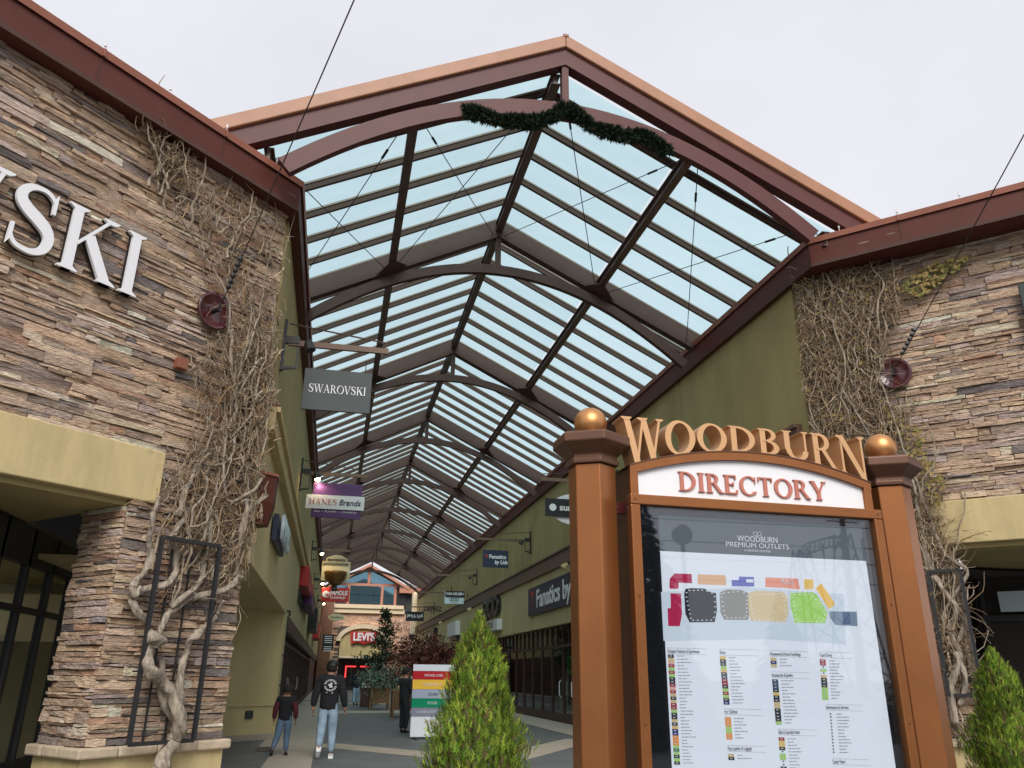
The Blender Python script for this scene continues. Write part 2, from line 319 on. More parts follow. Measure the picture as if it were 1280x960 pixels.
        q3 = smooth_path([(p[0], p[1], w0) for p, w0 in zip(pts0, wd0)], 4); pts = [(q.x, q.y) for q in q3]; wd = [q.z for q in q3]; g = [pen(pts, [q*T/.15 for q in wd]), P4((.60, .68), (.65, .68), (.65, 1.0), (.59, .88)), P4((.07, .34), (.12, .34), (.12, .12), (.06, .02))]; w_ = .74
    else: w_ = .4
    return g, w_
def glyph_mb(mb, ch, o, u, v, n, hgt, depth, x0, warp=None, squeeze=1., T=.15, t=.06, base=0.):
    g, w_ = glyph(ch, T, t); k = 0
    for kind, *d in g:
        e = .0005*(k % 9); k += 1
        F = lambda x, y: (x0+x*hgt*squeeze, (warp(x0+x*hgt*squeeze, y) if warp else base+y*hgt))
        if kind == 'poly': mb.prism([F(*q) for q in d[0]], o, u, v, n, e*.2, depth+e)
        else:
            a, b = d
            closed = math.dist(a[0], a[-1]) < 1e-6
            nn = len(a)-1 if closed else len(a); vs = []
            for i in range(nn):
                for (q, dz) in ((a[i], depth+e), (b[i], depth+e), (b[i], e*.2), (a[i], e*.2)):
                    X, Yv = F(*q); vs.append(o+u*X+v*Yv+n*dz)
            fs = []
            for i in range(nn if closed else nn-1):
                p = i*4; q = ((i+1) % nn)*4
                fs += [(p, p+1, q+1, q), (p+1, p+2, q+2, q+1), (p+2, p+3, q+3, q+2), (p+3, p, q, q+3)]
            if not closed: fs += [(3, 2, 1, 0), tuple((nn-1)*4+j for j in range(4))]
            mb.add(vs, fs)
    return w_*hgt*squeeze
def serif_text(word, o, u, v, n, hgt, depth, total, m, parent, separate=False, warp=None, T=.15, t=.06, name='letter', gap=.07):
    ws = [glyph(c, T, t)[1] for c in word]; tot = sum(ws)*hgt+gap*hgt*(len(word)-1); sq = total/tot
    x = 0; mb = MB(); out = []
    for c, w_ in zip(word, ws):
        if separate: mb = MB()
        glyph_mb(mb, c, o, u, v, n, hgt, depth, x, warp, sq, T, t); x += (w_+gap)*hgt*sq
        if separate: out.append(mb.build(name, m, parent))
    if not separate: out = mb.build('lettering' if name == 'letter' else name, m, parent)
    return out

# ------------------------------------------------------------------ ground
g = MB(); g.add([(-600, -400, -.02), (600, -400, -.02), (600, 900, -.02), (-600, 900, -.02)], [(0, 1, 2, 3)]); structure(g, 'ground', 'asphalt')
g = MB(); g.bb(-14, 22, -4, 118, -.018, 0.0); structure(g, 'paving', 'paver')
SLABS = []
walk = bpy.data.objects.new('pavement', None); COL.objects.link(walk); walk['kind'] = 'structure'; ROOT[walk] = Vector()
base = MB(); base.bb(-1.40, -.16, 18.8, 84, .0, .004); base.bb(-1.02, -.16, 6, 18.8, .0, .004); base.bb(6.7, 8.2, 8, 84, 0, .004)
base.build('joint_bed', 'mortar', walk)
def slab(x0, x1, y0, y1, z=.012):
    b = MB(); gp = .008; s = U(.9, 1.08); b.bb(x0+gp, x1-gp, y0+gp, y1-gp, .002, z+U(0, .002)); b.build('slab', 'slab', walk)
y = 6.
while y < 52:
    x0 = -1.02 if y < 18.7 else -1.40
    slab(x0, -.16, y, y+1.4); y += 1.4
y = 8.
while y < 52: slab(6.7, 8.15, y, y+1.5); y += 1.5
b = MB(); b.bb(-1.4, -.16, y+.5, 84, .002, .012); b.bb(6.7, 8.15, y, 84, .002, .012); b.build('slab_run', 'slab', walk)
def strip_quad(p, q, wd, name='concrete_band'):
    p = Vector((*p, 0)); q = Vector((*q, 0)); d = (q-p).normalized(); a = Vector((-d.y, d.x, 0))*wd/2; n = max(1, int((q-p).length/1.4))
    for i in range(n):
        s0 = p+(q-p)*(i/n)+d*.007; s1 = p+(q-p)*((i+1)/n)-d*.007
        b = MB(); b.add([(*(s0-a)[:2], .002), (*(s1-a)[:2], .002), (*(s1+a)[:2], .002), (*(s0+a)[:2], .002), (*(s0-a)[:2], .008), (*(s1-a)[:2], .008), (*(s1+a)[:2], .008), (*(s0+a)[:2], .008)],
              [(3, 2, 1, 0), (4, 5, 6, 7), (0, 1, 5, 4), (1, 2, 6, 5), (2, 3, 7, 6), (3, 0, 4, 7)]); b.build('slab', 'slab', walk)
strip_quad((-.1, 20.6), (3.2, 16.6), .9); strip_quad((3.4, 16.6), (6.6, 21.6), .9)
strip_quad((-.1, 37.5), (6.6, 37.5), 2.2); strip_quad((-.1, 48), (6.6, 48), 1.6)

# ------------------------------------------------------------------ ledge stone work
PAL = [(.46, .34, .22), (.42, .30, .19), (.37, .26, .17), (.50, .38, .26), (.33, .24, .17), (.40, .29, .20), (.44, .31, .21), (.30, .215, .15), (.27, .21, .16), (.36, .27, .22), (.20, .165, .14), (.15, .13, .118), (.41, .32, .26), (.36, .22, .14), (.52, .42, .31)]
WTS = [9, 9, 9, 7, 8, 9, 8, 5, 5, 5, 3, 2, 5, 4, 4]
def stone_geo(o, u, v, n, a0, a1, b0, b1, proud, col):
    nx = 3 if a1-a0 > .28 else 2; ny = 1 if b1-b0 < .07 else 2; vs = []; fs = []
    tilt = U(-.012, .012); tip = U(-.006, .01)
    j = min(.014, (b1-b0)*.17); slp = U(-.006, .006)
    for i in range(ny+1):
        for k in range(nx+1):
            a = a0+(a1-a0)*k/nx; b = b0+(b1-b0)*i/ny; d = proud+tilt*(k/nx-.5)*2+tip*(i/ny-.5)*2+U(-.006, .006)
            if k in (0, nx): d -= U(.0, .012); a += U(-.006, .004)*(1 if k else -1)
            if 0 < k < nx: a += U(-.2, .2)*(a1-a0)/nx
            if i == 0: b += U(-.3, 1)*j*.8+slp*(k/nx-.5)
            if i == ny: b -= U(-.2, 1)*j*1.3-slp*(k/nx-.5)
            vs.append(o+u*a+v*b+n*max(d, .008))
    W = nx+1; H = ny+1
    for i in range(ny):
        for k in range(nx): p = i*W+k; fs.append((p, p+1, p+1+W, p+W))
    ring = [k for k in range(W)]+[i*W+nx for i in range(1, H)]+[ny*W+k for k in range(nx-1, -1, -1)]+[i*W for i in range(ny-1, 0, -1)]
    b0i = len(vs)
    for r in ring:
        q = vs[r]; d = (q-o).dot(n); vs.append(q-n*(d+.03))
    L = len(ring)
    for i in range(L): fs.append((ring[(i+1) % L], ring[i], b0i+i, b0i+(i+1) % L))
    return vs, fs, col
def ledge(o, u, n, regions, seedv, scale=1.):
    """regions: (a0,a1,z0,z1) filled with courses; returns stones with their area"""
    rnd = random.Random(seedv); out = []
    for (A0, A1, z0, z1) in regions:
        z = z0
        while z < z1-.02:
            h = rnd.choice([.032, .038, .045, .05, .055, .06, .07, .085, .10, .13])*scale
            if z+h > z1-.03: h = z1-z
            a = A0
            while a < A1-.02:
                l = rnd.choice([.16, .22, .28, .36, .45, .56, .7, .9])*rnd.uniform(.8, 1.2)*scale
                if a+l > A1-.10: l = A1-a
                if h > .09 and rnd.random() < .35:
                    parts = [(z, z+h*.5), (z+h*.5, z+h)]
                else: parts = [(z, z+h)]
                for (q0, q1) in parts:
                    c = rnd.choices(PAL, WTS)[0]; s = rnd.uniform(.78, 1.22); w_ = rnd.uniform(-.015, .02)
                    c = (min(.64, c[0]*s*1.24+w_*.7), c[1]*s*1.24, max(.02, c[2]*s*1.32-w_*.7))
                    pr = rnd.choice([.026, .032, .04, .048, .056, .07])*scale
                    out.append((l*(q1-q0), stone_geo(o, u, Z_, n, a+.002, a+l-.002, q0+.001, q1-.001, pr, c)))
                a += l
            z += h
    return out
def lay(stones, parent, limit=300):
    stones.sort(key=lambda s: -s[0])
    for i, (ar, (vs, fs, c)) in enumerate(stones[:limit]):
        MB().add(vs, fs, c).build('stone', 'stone', parent)
    rest = MB()
    for ar, (vs, fs, c) in stones[limit:]: rest.add(vs, fs, c)
    if rest.v: rest.build('small_stones', 'stone', parent, kind='stuff')

# ------------------------------------------------------------------ left store building
q2 = 2**-.5
FZ0, FZ1 = 8.5, 9.0
XL, XR = -1.25, 7.98
uL = Vector((-q2, -q2, 0)); nL = Vector((q2, -q2, 0)); oL = Vector((-1.30, 11.60, 0))      # chamfer: distance from the corner along uL
uR = Vector((q2, -q2, 0)); nR = Vector((-q2, -q2, 0)); oR = Vector((7.98, 11.87, 0))
def wallslab(b, o, u, n, a0, a1, z0, z1, n0=-.35, n1=0.): b.frame_box(o, u, Z_, n, a0, a1, z0, z1, n0, n1)
LB = thing('store_building', 'left olive and ledge stone store block with a white lettered sign on its angled corner', 'building', (-3, 16, 0))
RB = thing('store_building', 'right olive store block behind the directory with a ledge stone corner and red brown fascia', 'building', (9.5, 16, 0))
# backing walls
def chamfer(B, o, u, n, lim, side):
    b = MB(); wallslab(b, o, u, n, 0.02, lim, 4.17, 8.5, -.35, .0); wallslab(b, o, u, n, 0.02, 1.80, 0, 4.17, -.85, .0)
    b.build('backing_wall', 'mortar', B)
    c = MB(); c.frame_box(o, u, Z_, n, 1.46, lim, 3.52, 4.18, -.45, .10); bevel(c.build('lintel_beam', 'tan', B), .015)
    c = MB(); c.frame_box(o, u, Z_, n, 1.80, lim, 3.45, 3.52, -4.0, -.02); c.build('soffit', 'olive', B)
    # pier base and cap stones
    c = MB(); c.frame_box(o, u, Z_, n, -.03, 1.84, 0, .64, -.92, .05); c.build('pier_base', 'tan', B)
    ua = [-.10, .40, .95, 1.45, 1.93]
    for i in range(4):
        k = MB(); k.frame_box(o, u, Z_, n, ua[i]+.004, ua[i+1]-.004, .642, .76+U(-.008, .008), -.3, .13+U(-.012, .012)); bevel(k.build('cap_stone', 'cap', B), .022, 2)
    for i in range(2):
        k = MB(); k.frame_box(o, u, Z_, n, 1.5, 1.93+U(-.01, .01), .642, .76, -.305-.33*(i+1)+.01, -.305-.33*i); bevel(k.build('cap_stone', 'cap', B), .022, 2)
chamfer(LB, oL, uL, nL, 8.0, 0); chamfer(RB, oR, uR, nR, 6.0, 1)
sL = ledge(oL, uL, nL, [(0, 1.80, .76, 3.52), (0, 1.46, 3.52, 4.18), (0, 6.2, 4.18, 8.5)], 11)
so_ = oL+uL*1.80
sL += ledge(so_, -nL, uL, [(0, .88, .76, 3.45)], 12)
lay(sL, LB)
sR = ledge(oR, uR, nR, [(0, 1.80, .76, 3.47), (0, 1.46, 3.47, 4.14), (0, 5.9, 4.14, 8.5)], 21)
so_ = oR+uR*1.80
sR += ledge(so_, -nR, -uR, [(-.0, .02, .76, .78)], 22)
lay(sR, RB)
# pier side stones on the right pier face towards its entrance
# corridor walls
b = MB(); b.bb(XL-.35, XL, 11.72, 84, 5.2, 8.5); b.build('upper_wall', 'olive', LB)
b = MB(); b.bb(XL-.35, XL+.003, 11.72, 84, 3.05, 5.2); b.build('lower_wall', 'sage', LB)
b = MB(); b.bb(XR, XR+.35, 12.0, 84, 5.5, 8.5); b.build('upper_wall', 'olive', RB)
b = MB(); b.bb(XR-.003, XR+.35, 12.0, 84, 3.30, 5.5); b.build('lower_wall', 'sage', RB)
# sloping slice joins behind the stone corners
b = MB(); b.frame_box(oL, uL, Z_, nL, -.0, .35, 3.05, 8.49, -.34, -.36+.02); b.build('corner_return', 'olive', LB)
# roof slabs
b = MB(); b.add([(XL-.2, 11.8, 8.52), (-9.5, 3.6, 8.52), (-30, 3.6, 8.52), (-30, 84, 8.52), (XL-.2, 84, 8.52), (XL-.2, 11.8, 8.6), (-9.5, 3.6, 8.6), (-30, 3.6, 8.6), (-30, 84, 8.6), (XL-.2, 84, 8.6)],
          [(0, 1, 2, 3, 4), (9, 8, 7, 6, 5), (0, 5, 6, 1), (1, 6, 7, 2), (2, 7, 8, 3), (3, 8, 9, 4), (4, 9, 5, 0)]); b.build('flat_roof', 'tealroof', LB)
b = MB(); b.add([(XR+.2, 11.9, 8.52), (13.5, 6.4, 8.52), (32, 6.4, 8.52), (32, 84, 8.52), (XR+.2, 84, 8.52), (XR+.2, 11.9, 8.6), (13.5, 6.4, 8.6), (32, 6.4, 8.6), (32, 84, 8.6), (XR+.2, 84, 8.6)],
          [(4, 3, 2, 1, 0), (5, 6, 7, 8, 9), (1, 6, 5, 0), (2, 7, 6, 1), (3, 8, 7, 2), (4, 9, 8, 3), (0, 5, 9, 4)]); b.build('flat_roof', 'tealroof', RB)
# fascias: folded metal run along chamfer and corridor
def mitre(pts, prof, closed_prof=True):
    """sweep a profile (outward, z) along a horizontal polyline with mitred corners"""
    vs = []; K = len(prof); nn = len(pts)
    for i, p in enumerate(pts):
        p = Vector(p)
        def nrm(a, b): d = (Vector(b)-Vector(a)).normalized(); return Vector((d.y, -d.x, 0))
        n0 = nrm(pts[i-1], pts[i]) if i else nrm(pts[0], pts[1]); n1 = nrm(pts[i], pts[i+1]) if i < nn-1 else n0
        mm = (n0+n1).normalized(); mm = mm/max(.2, mm.dot(n0))
        for o_, z in prof: vs.append(p+mm*o_+Z_*z)
    fs = []
    for i in range(nn-1):
        for j in range(K): a = i*K+j; b = i*K+(j+1) % K; fs.append((a, b, b+K, a+K))
    fs += [tuple(range(K-1, -1, -1)), tuple((nn-1)*K+j for j in range(K))]
    return vs, fs
cornerL = Vector((-1.10, 11.39, 0)); cornerR = Vector((7.87, 11.13, 0))
ptsL = [cornerL+Vector((-7.6, -7.6, 0)), cornerL, Vector((-1.10, 84, 0))]
ptsR = [Vector((7.87, 80, 0)), cornerR, cornerR+Vector((6.2, -6.2, 0))]
for B, pts in ((LB, ptsL), (RB, ptsR)):
    vs, fs = mitre(pts, [(0, FZ0), (0, FZ1-.02), (-.06, FZ1-.02), (-.06, FZ0+.05), (-.75, FZ0+.05), (-.75, FZ0)]); MB().add(vs, fs).build('fascia', 'fascia', B)
    vs, fs = mitre(pts, [(.035, FZ1-.06), (.05, FZ1+.045), (-.10, FZ1+.09), (-.40, FZ1+.06), (-.40, FZ1-.02), (.0, FZ1-.018)]); MB().add(vs, fs).build('fascia_flashing', 'copper', B)
    vs, fs = mitre(pts, [(.012, FZ0-.012), (.012, FZ0+.05), (.002, FZ0+.055), (.002, FZ0-.012)]); MB().add(vs, fs).build('drip_edge', 'steel', B)
for B, c0, dd in ((LB, cornerL, Vector((-q2, -q2, 0))), (RB, cornerR, Vector((q2, -q2, 0)))):
    nn_ = Vector((dd.y, -dd.x, 0)); nn_ = nn_ if nn_.y < 0 else -nn_
    for k in range(1, 4):
        p = c0+dd*(k*1.9-.4); b = MB(); b.bar(p+nn_*.004+Z_*(FZ0+.03), p+nn_*.004+Z_*(FZ1-.05), .012, .012, dd); b.build('seam', 'steel', B)
        b = MB(); b.bar(p+nn_*.055+Z_*(FZ1-.06), p+nn_*.056+Z_*(FZ1+.05), .03, .012, nn_); b.build('flashing_joint', 'copper', B)
    for k in range(6 if B is LB else 4):
        p = c0+dd*(.55+k*.95)+nn_*.03+Z_*(FZ1+.05); b = MB(); b.tube([p, p+Z_*.05], .008, 5); b.tube([p+Z_*.05, p+Z_*.12], [.02, .008], 6); o = b.build('clip_bulb', 'offwhite'); tag(o, 'tiny pale clip on bulb, '+('nearest', 'second', 'third', 'fourth', 'fifth', 'sixth')[k]+' from the corner on the '+('left' if B is LB else 'right')+' roof edge', 'light bulb', 'clip on bulbs along the roof edges' if B is LB else 'clip on bulbs along the right roof edge')
for k in range(12):
    yy = 17.2+k*5.2; b = MB(); b.bb(XR-.002, XR+.004, yy, yy+.018, 5.87, 8.48); b.build('control_joint', 'band', RB); b = MB(); b.bb(XR-.005, XR, yy, yy+.018, 3.32, 5.30); b.build('control_joint', 'olive', RB)
# belt bands
b = MB(); b.bb(XL, XL+.14, 11.9, 84, 5.0, 5.28); b.bb(XL+.002, XL+.20, 11.9, 84, 5.28, 5.36); b.build('belt_band', 'tan', LB)
b = MB(); b.bb(XL+.003, XL+.16, 11.9, 84, 5.362, 5.44); b.build('belt_flashing', 'fascia', LB)
b = MB(); b.bb(XR-.10, XR, 12.2, 84, 5.31, 5.80); b.bb(XR-.16, XR-.002, 12.2, 84, 5.80, 5.86); b.build('belt_band', 'band', RB)
# -------- left alcove, lower storefront
b = MB(); b.bb(-6.0, XL-.352, 12.6, 23.4, 3.05, 3.12); b.build('arcade_soffit', 'sage', LB)
b = MB(); n45 = Vector((q2, -q2, 0)); o45 = Vector((-1.36, 22.3, 0)); b.frame_box(o45, uL, Z_, n45, 0, 5.0, .0, 3.05, -.3, 0); b.build('alcove_wall', 'sage', LB)
b = MB(); b.frame_box(o45, uL, Z_, n45, -.0, 5.0, .0, .78, .002, .06); b.frame_box(o45, uL, Z_, n45, -.0, 5.0, .78, .86, .002, .10); b.build('wainscot', 'sage', LB)
b = MB(); b.frame_box(o45, uL, Z_, n45, -.05, 5.0, .0, .14, .062, .14); bevel(b.build('kerb', 'slab', LB), .01)
b = MB(); b.frame_box(o45, uL, Z_, n45, .62, .84, .50, .68, .062, .10); b.build('outlet_box', 'slate', LB)
b = MB(); b.bb(XL-.35, XL, 22.35, 23.5, 0, 3.05); b.build('wall_pier', 'sage', LB)
b = MB(); b.bb(XL-.3, XL+.04, 22.36, 23.5, 0, .78); b.bb(XL-.3, XL+.07, 22.3, 23.55, .78, .86); b.build('wainscot', 'sage', LB)
XF = -1.42
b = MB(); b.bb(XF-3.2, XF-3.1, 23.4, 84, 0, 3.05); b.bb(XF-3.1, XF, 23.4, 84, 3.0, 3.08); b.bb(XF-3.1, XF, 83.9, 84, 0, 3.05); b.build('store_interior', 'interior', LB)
y = 23.5; i = 0
while y < 60:
    k = MB(); k.bb(XF-.05, XF+.05, y, y+.09, .1, 3.05); k.build('mullion', 'dbrown', LB)
    k = MB(); k.bb(XF-.01, XF+.0, y+.09, y+.95, .30, 2.35); k.build('glass_pane', 'winglass', LB)
    k = MB(); k.bb(XF-.01, XF+.0, y+.09, y+.95, 2.45, 3.0); k.build('glass_pane', 'winglass', LB)
    if i in (5, 6, 14, 15):
        h = MB(); h.tube([(XF+.07, y+.2, .9), (XF+.11, y+.2, .95), (XF+.11, y+.2, 1.35), (XF+.07, y+.2, 1.4)], .016, 6); h.build('door_handle', mat('handle_steel', (.5, .5, .5), .3, .9) if 'hs' not in M else M['hs'], LB)
    y += .95; i += 1
k = MB(); k.bb(XF-.04, XF+.04, 23.5, 84, .0, .30); k.bb(XF-.04, XF+.045, 23.5, 84, 2.35, 2.45); k.bb(XF-.04, XF+.06, 60, 84, .3, 3.05); k.build('storefront_rail', 'dbrown', LB)
k = MB(); k.bb(XF+.05, XF+.20, 23.55, 84, 2.62, 3.04); k.build('shutter_box', 'dbrown', LB)
# -------- left entrance storefront (behind the pier)
XE = -4.25
b = MB(); b.bb(XE-6, XE-5.9, 2, 16.5, 0, 3.4); b.bb(XE-6, XE, 16.4, 16.5, 0, 3.4); b.bb(XE-6, XE, 2, 16.5, 3.44, 3.5); b.bb(XE-6, XE, 2, 16.5, .005, .02); b.build('store_interior', mat('entrance_interior', (.30, .28, .2), .9, var=.25, vs=1), LB)
b = MB(); b.bb(XE-4, XE-3.4, 7, 15, 3.40, 3.438); b.build('ceiling_light', mat('ceiling_strip', (1, 1, 1), .5, emit=(1, .95, .85), es=4), LB)
b = MB(); b.bb(XE-5.85, XE-5.8, 9, 14.5, 1.0, 2.2); b.bb(XE-5.8, XE-5.3, 9, 14.5, .02, 1.0); b.build('display_shelving', 'dbrown', LB)
b = MB(); b.bb(XE-2.02, XE-2.0, 13.0, 13.8, 1.75, 2.25); o = b.build('sale_poster', 'red', LB); text('50%', .36, 'white', LB, Vector((XE-1.995, 13.4, 2.0)), Y_, Z_, .002)
for i in range(9):
    y = 6.2+i*1.02
    k = MB(); k.bb(XE-.05, XE+.05, y, y+.08, 0, 3.42); k.build('mullion', 'blackm', LB)
    for (z0, z1) in ((.36, 2.30), (2.38, 2.92)):
        k = MB(); k.bb(XE-.012, XE, y+.08, y+1.02, z0, z1); k.build('glass_pane', 'winglass', LB)
k = MB(); k.bb(XE-.04, XE+.04, 6.2, 15.4, 0, .36); k.bb(XE-.04, XE+.045, 6.2, 15.4, 2.30, 2.38); k.bb(XE-.04, XE+.05, 6.2, 15.4, 2.92, 3.43); k.build('storefront_rail', 'blackm', LB)
k = MB(); k.bb(XE+.0, -3.3, 15.4, 15.6, 0, 3.43); k.build('entrance_end_wall', 'olive', LB)
k = MB(); k.bb(-9.8, -4.5, 15.0, 15.05, 2.0, 2.75); k.build('interior_soffit', 'cream', LB)
# right entrance
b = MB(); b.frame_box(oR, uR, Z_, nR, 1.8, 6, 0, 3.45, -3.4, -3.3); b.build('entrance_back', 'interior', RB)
b = MB(); b.frame_box(oR, uR, Z_, nR, 1.8, 6, 2.55, 2.66, -3.28, -3.18)
for i in range(5): b.frame_box(oR, uR, Z_, nR, 1.9+i*.9, 1.98+i*.9, 0, 3.4, -3.27, -3.17)
b.build('storefront_frame', 'blackm', RB)
b = MB(); b.frame_box(oR, uR, Z_, nR, 2.2, 2.9, 2.70, 3.05, -3.0, -2.96); b.build('window_poster', 'paleblue', RB)
b = MB(); b.frame_box(oR, uR, Z_, nR, 1.8, 1.82, .7, 3.45, -.85, -.01); b.build('pier_side', 'mortar', RB)
# right storefront, glazed
XG = 8.22
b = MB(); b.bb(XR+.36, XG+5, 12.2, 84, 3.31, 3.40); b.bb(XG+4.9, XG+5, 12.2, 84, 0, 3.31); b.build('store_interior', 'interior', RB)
b = MB(); b.bb(XR+.36, XG+4.9, 12.2, 84, .0, .03); b.build('store_floor', mat('store_floor_tile', (.22, .2, .18), .4), RB)
y = 13.4; i = 0
while y < 80:
    wdt = 1.55
    k = MB(); k.bb(XG-.05, XG+.06, y, y+.09, 0.05, 3.30); k.build('mullion', 'dbrown', RB)
    k = MB(); k.bb(XG-.045, XG+.055, y+.795, y+.845, 2.62, 3.30); k.build('transom_mullion', 'dbrown', RB)
    if y < 58:
        for (y0, y1) in ((y+.09, y+.795), (y+.845, y+1.55)):
            k = MB(); k.bb(XG-.006, XG+.006, y0, y1, 2.62, 3.26); k.build('glass_pane', 'winglass', RB)
        k = MB(); k.bb(XG-.006, XG+.006, y+.09, y+1.55, .32, 2.52); k.build('glass_pane', 'winglass', RB)
    if i in (9, 10, 17):
        h = MB(); h.tube([(XG-.06, y+.22, .85), (XG-.13, y+.22, .9), (XG-.13, y+.22, 1.35), (XG-.06, y+.22, 1.4)], .018, 6); h.build('door_handle', 'white', RB)
    y += wdt; i += 1
k = MB(); k.bb(XG-.045, XG+.05, 13.4, 80, 0, .32); k.bb(XG-.055, XG+.055, 13.4, 80, 2.52, 2.62); k.bb(XG-.055, XG+.055, 13.4, 80, 3.26, 3.31); k.build('storefront_rail', 'dbrown', RB)
rnd = random.Random(5)
k = MB()
for j in range(40):
    yy = rnd.uniform(14, 60); xx = rnd.uniform(XG+.9, XG+4); cc = rnd.choice([(.35, .32, .3), (.12, .1, .1), (.3, .06, .05), (.1, .13, .2), (.45, .42, .38), (.2, .14, .08)])
    k.bb(xx, xx+.5, yy, yy+rnd.uniform(.4, 1.1), 0.03, rnd.uniform(.9, 1.5), cc)
k.build('display_racks', 'print', RB, kind='stuff')
wr = MB(); wc = Vector((XG-.12, 27.7, 1.9))
for j in range(260):
    a = U(0, 2*PI); p = wc+Vector((U(-.06, .06), math.cos(a)*.26+U(-.06, .06), math.sin(a)*.26+U(-.06, .06))); d = Vector((U(-1, 1), U(-1, 1), U(-1, 1)))*.05; e = d.orthogonal().normalized()*.012
    wr.add([p-e, p+e, p+d], [(0, 1, 2)], (.03, U(.10, .2), .02))
w_ = wr.build('door_wreath', 'leaf'); tag(w_, 'green wreath hanging on the brown shop door right of the conical shrub', 'wreath')

# ------------------------------------------------------------------ glass canopy
XC = 3.08; SL = .505; ZB = 9.75+EYE; T1 = 10.78; BAY = 7.36; T2 = 16.1
def zb(x): return ZB-SL*abs(x-XC)
XF1 = 3.20; ZF1 = 10.15+EYE
def zf(x): return ZF1-.505*abs(x-XF1)
TY = [T1]+[T2+BAY*i for i in range(9)]
CN = thing('glass_canopy', 'long pitched glass roof on brown steel arches spanning the walkway between the two store blocks', 'glass roof', (XC, T1, 8.6))
def rafter(y, x1, dep, m, wd, cap=False, nm='rafter'):
    f = zf if cap else zb; xc = XF1 if cap else XC; b = MB(); vs = []
    for yy in (y-wd/2, y+wd/2): vs += [(xc, yy, f(xc)), (x1, yy, f(x1)), (x1, yy, f(x1)+dep), (xc, yy, f(xc)+dep)]
    b.add(vs, [(0, 1, 2, 3), (7, 6, 5, 4), (0, 4, 5, 1), (1, 5, 6, 2), (2, 6, 7, 3), (3, 7, 4, 0)]); return b.build(nm, m, CN)
def arch(y, m, wd=.15, dep=.31, zc=9.0+EYE-.0, hw=4.5, rise=1.9, nm='arch', XC=3.08):
    b = MB(); n = 36; vs = []
    for i in range(n+1):
        x = XC+hw*(2*i/n-1); z = zc-rise*((x-XC)/hw)**2; sl = -2*rise*(x-XC)/hw**2; l = math.hypot(1, sl); nx, nz_ = -sl/l, 1/l
        for yy, k in ((y-wd/2, 0), (y+wd/2, 0), (y+wd/2, -dep), (y-wd/2, -dep)): vs.append((x+nx*k, yy, z+nz_*k))
    fs = []
    for i in range(n):
        for j in range(4): a = i*4+j; c = i*4+(j+1) % 4; fs.append((a, c, c+4, a+4))
    fs += [(3, 2, 1, 0), tuple(n*4+j for j in range(4))]
    return b.add(vs, fs).build(nm, m, CN)
for i, y in enumerate(TY):
    first = i == 0; mm = 'truss' if first else 'steel'
    for s in (-1, 1):
        xe = (9.7 if s > 0 else -3.3) if first else (8.25 if s > 0 else -1.75)
        rafter(y, xe, .35 if first else .46, mm, .20, first)
    if first: arch(y, mm, .13, .30, 9.34+EYE, 4.62, 1.905, XC=XF1)
    else: arch(y, mm, .13, .22, hw=4.62, rise=1.98)
    b = MB(); xk = XF1 if first else XC; b.bb(xk-.06, xk+.06, y-.07, y+.07, (9.32 if first else 8.97)+EYE-.02, (ZF1 if first else ZB)+.1); b.build('king_post', mm, CN)
    if not first:
        for dx in (-2.45, 2.45):
            b = MB(); z = zb(XC+dx); s = 1
            b.add([(XC+dx-.35, y-.13, z+.35*SL*(-1 if dx < 0 else 1)-.0), (XC+dx+.35, y-.13, z-.35*SL*(-1 if dx < 0 else 1)), (XC+dx, y-.42, z+.12), (XC+dx, y-.13, z+.30)], [(0, 1, 2), (0, 2, 3), (1, 3, 2), (0, 3, 1)]); b.build('gusset', 'steel', CN)
# copper cap on the front gable
for s in (-1, 1):
    xe = 9.7 if s > 0 else -3.3
    b = MB(); vs = []
    for yy in (T1-.16, T1+.35): vs += [(XF1, yy, ZF1+.352), (xe, yy, zf(xe)+.352), (xe, yy, zf(xe)+.62), (XF1, yy, ZF1+.62)]
    b.add(vs, [(0, 1, 2, 3), (7, 6, 5, 4), (0, 4, 5, 1), (1, 5, 6, 2), (2, 6, 7, 3), (3, 7, 4, 0)]); bevel(b.build('gable_flashing', mat('gable_copper', (.37, .175, .095), .5, var=.12) if 'gc' not in M else M['gc'], CN), .02)
b = MB(); b.bb(XF1-.05, XF1+.05, T1-.17, T1+.3, ZF1+.575, ZF1+.625); b.build('ridge_cap', 'copper', CN)
YE = TY[-1]
def beamx(x, z, wd, dep, nm, fl=.02):
    b = MB(); y0, y1 = T1+.12, YE
    b.bb(x-wd*.18, x+wd*.18, y0, y1, z, z+dep); b.bb(x-wd/2, x+wd/2, y0, y1, z-fl, z); b.bb(x-wd/2, x+wd/2, y0, y1, z+dep, z+dep+fl)
    return b.build(nm, 'steel2', CN)
beamx(XC, ZB+.16, .17, .18, 'ridge_beam')
for dx in (-2.45, 2.45): beamx(XC+dx, zb(XC+dx)+.14, .16, .16, 'purlin')
for x in (-1.6, 8.1): beamx(x, zb(x)+.08, .16, .25, 'eave_beam')
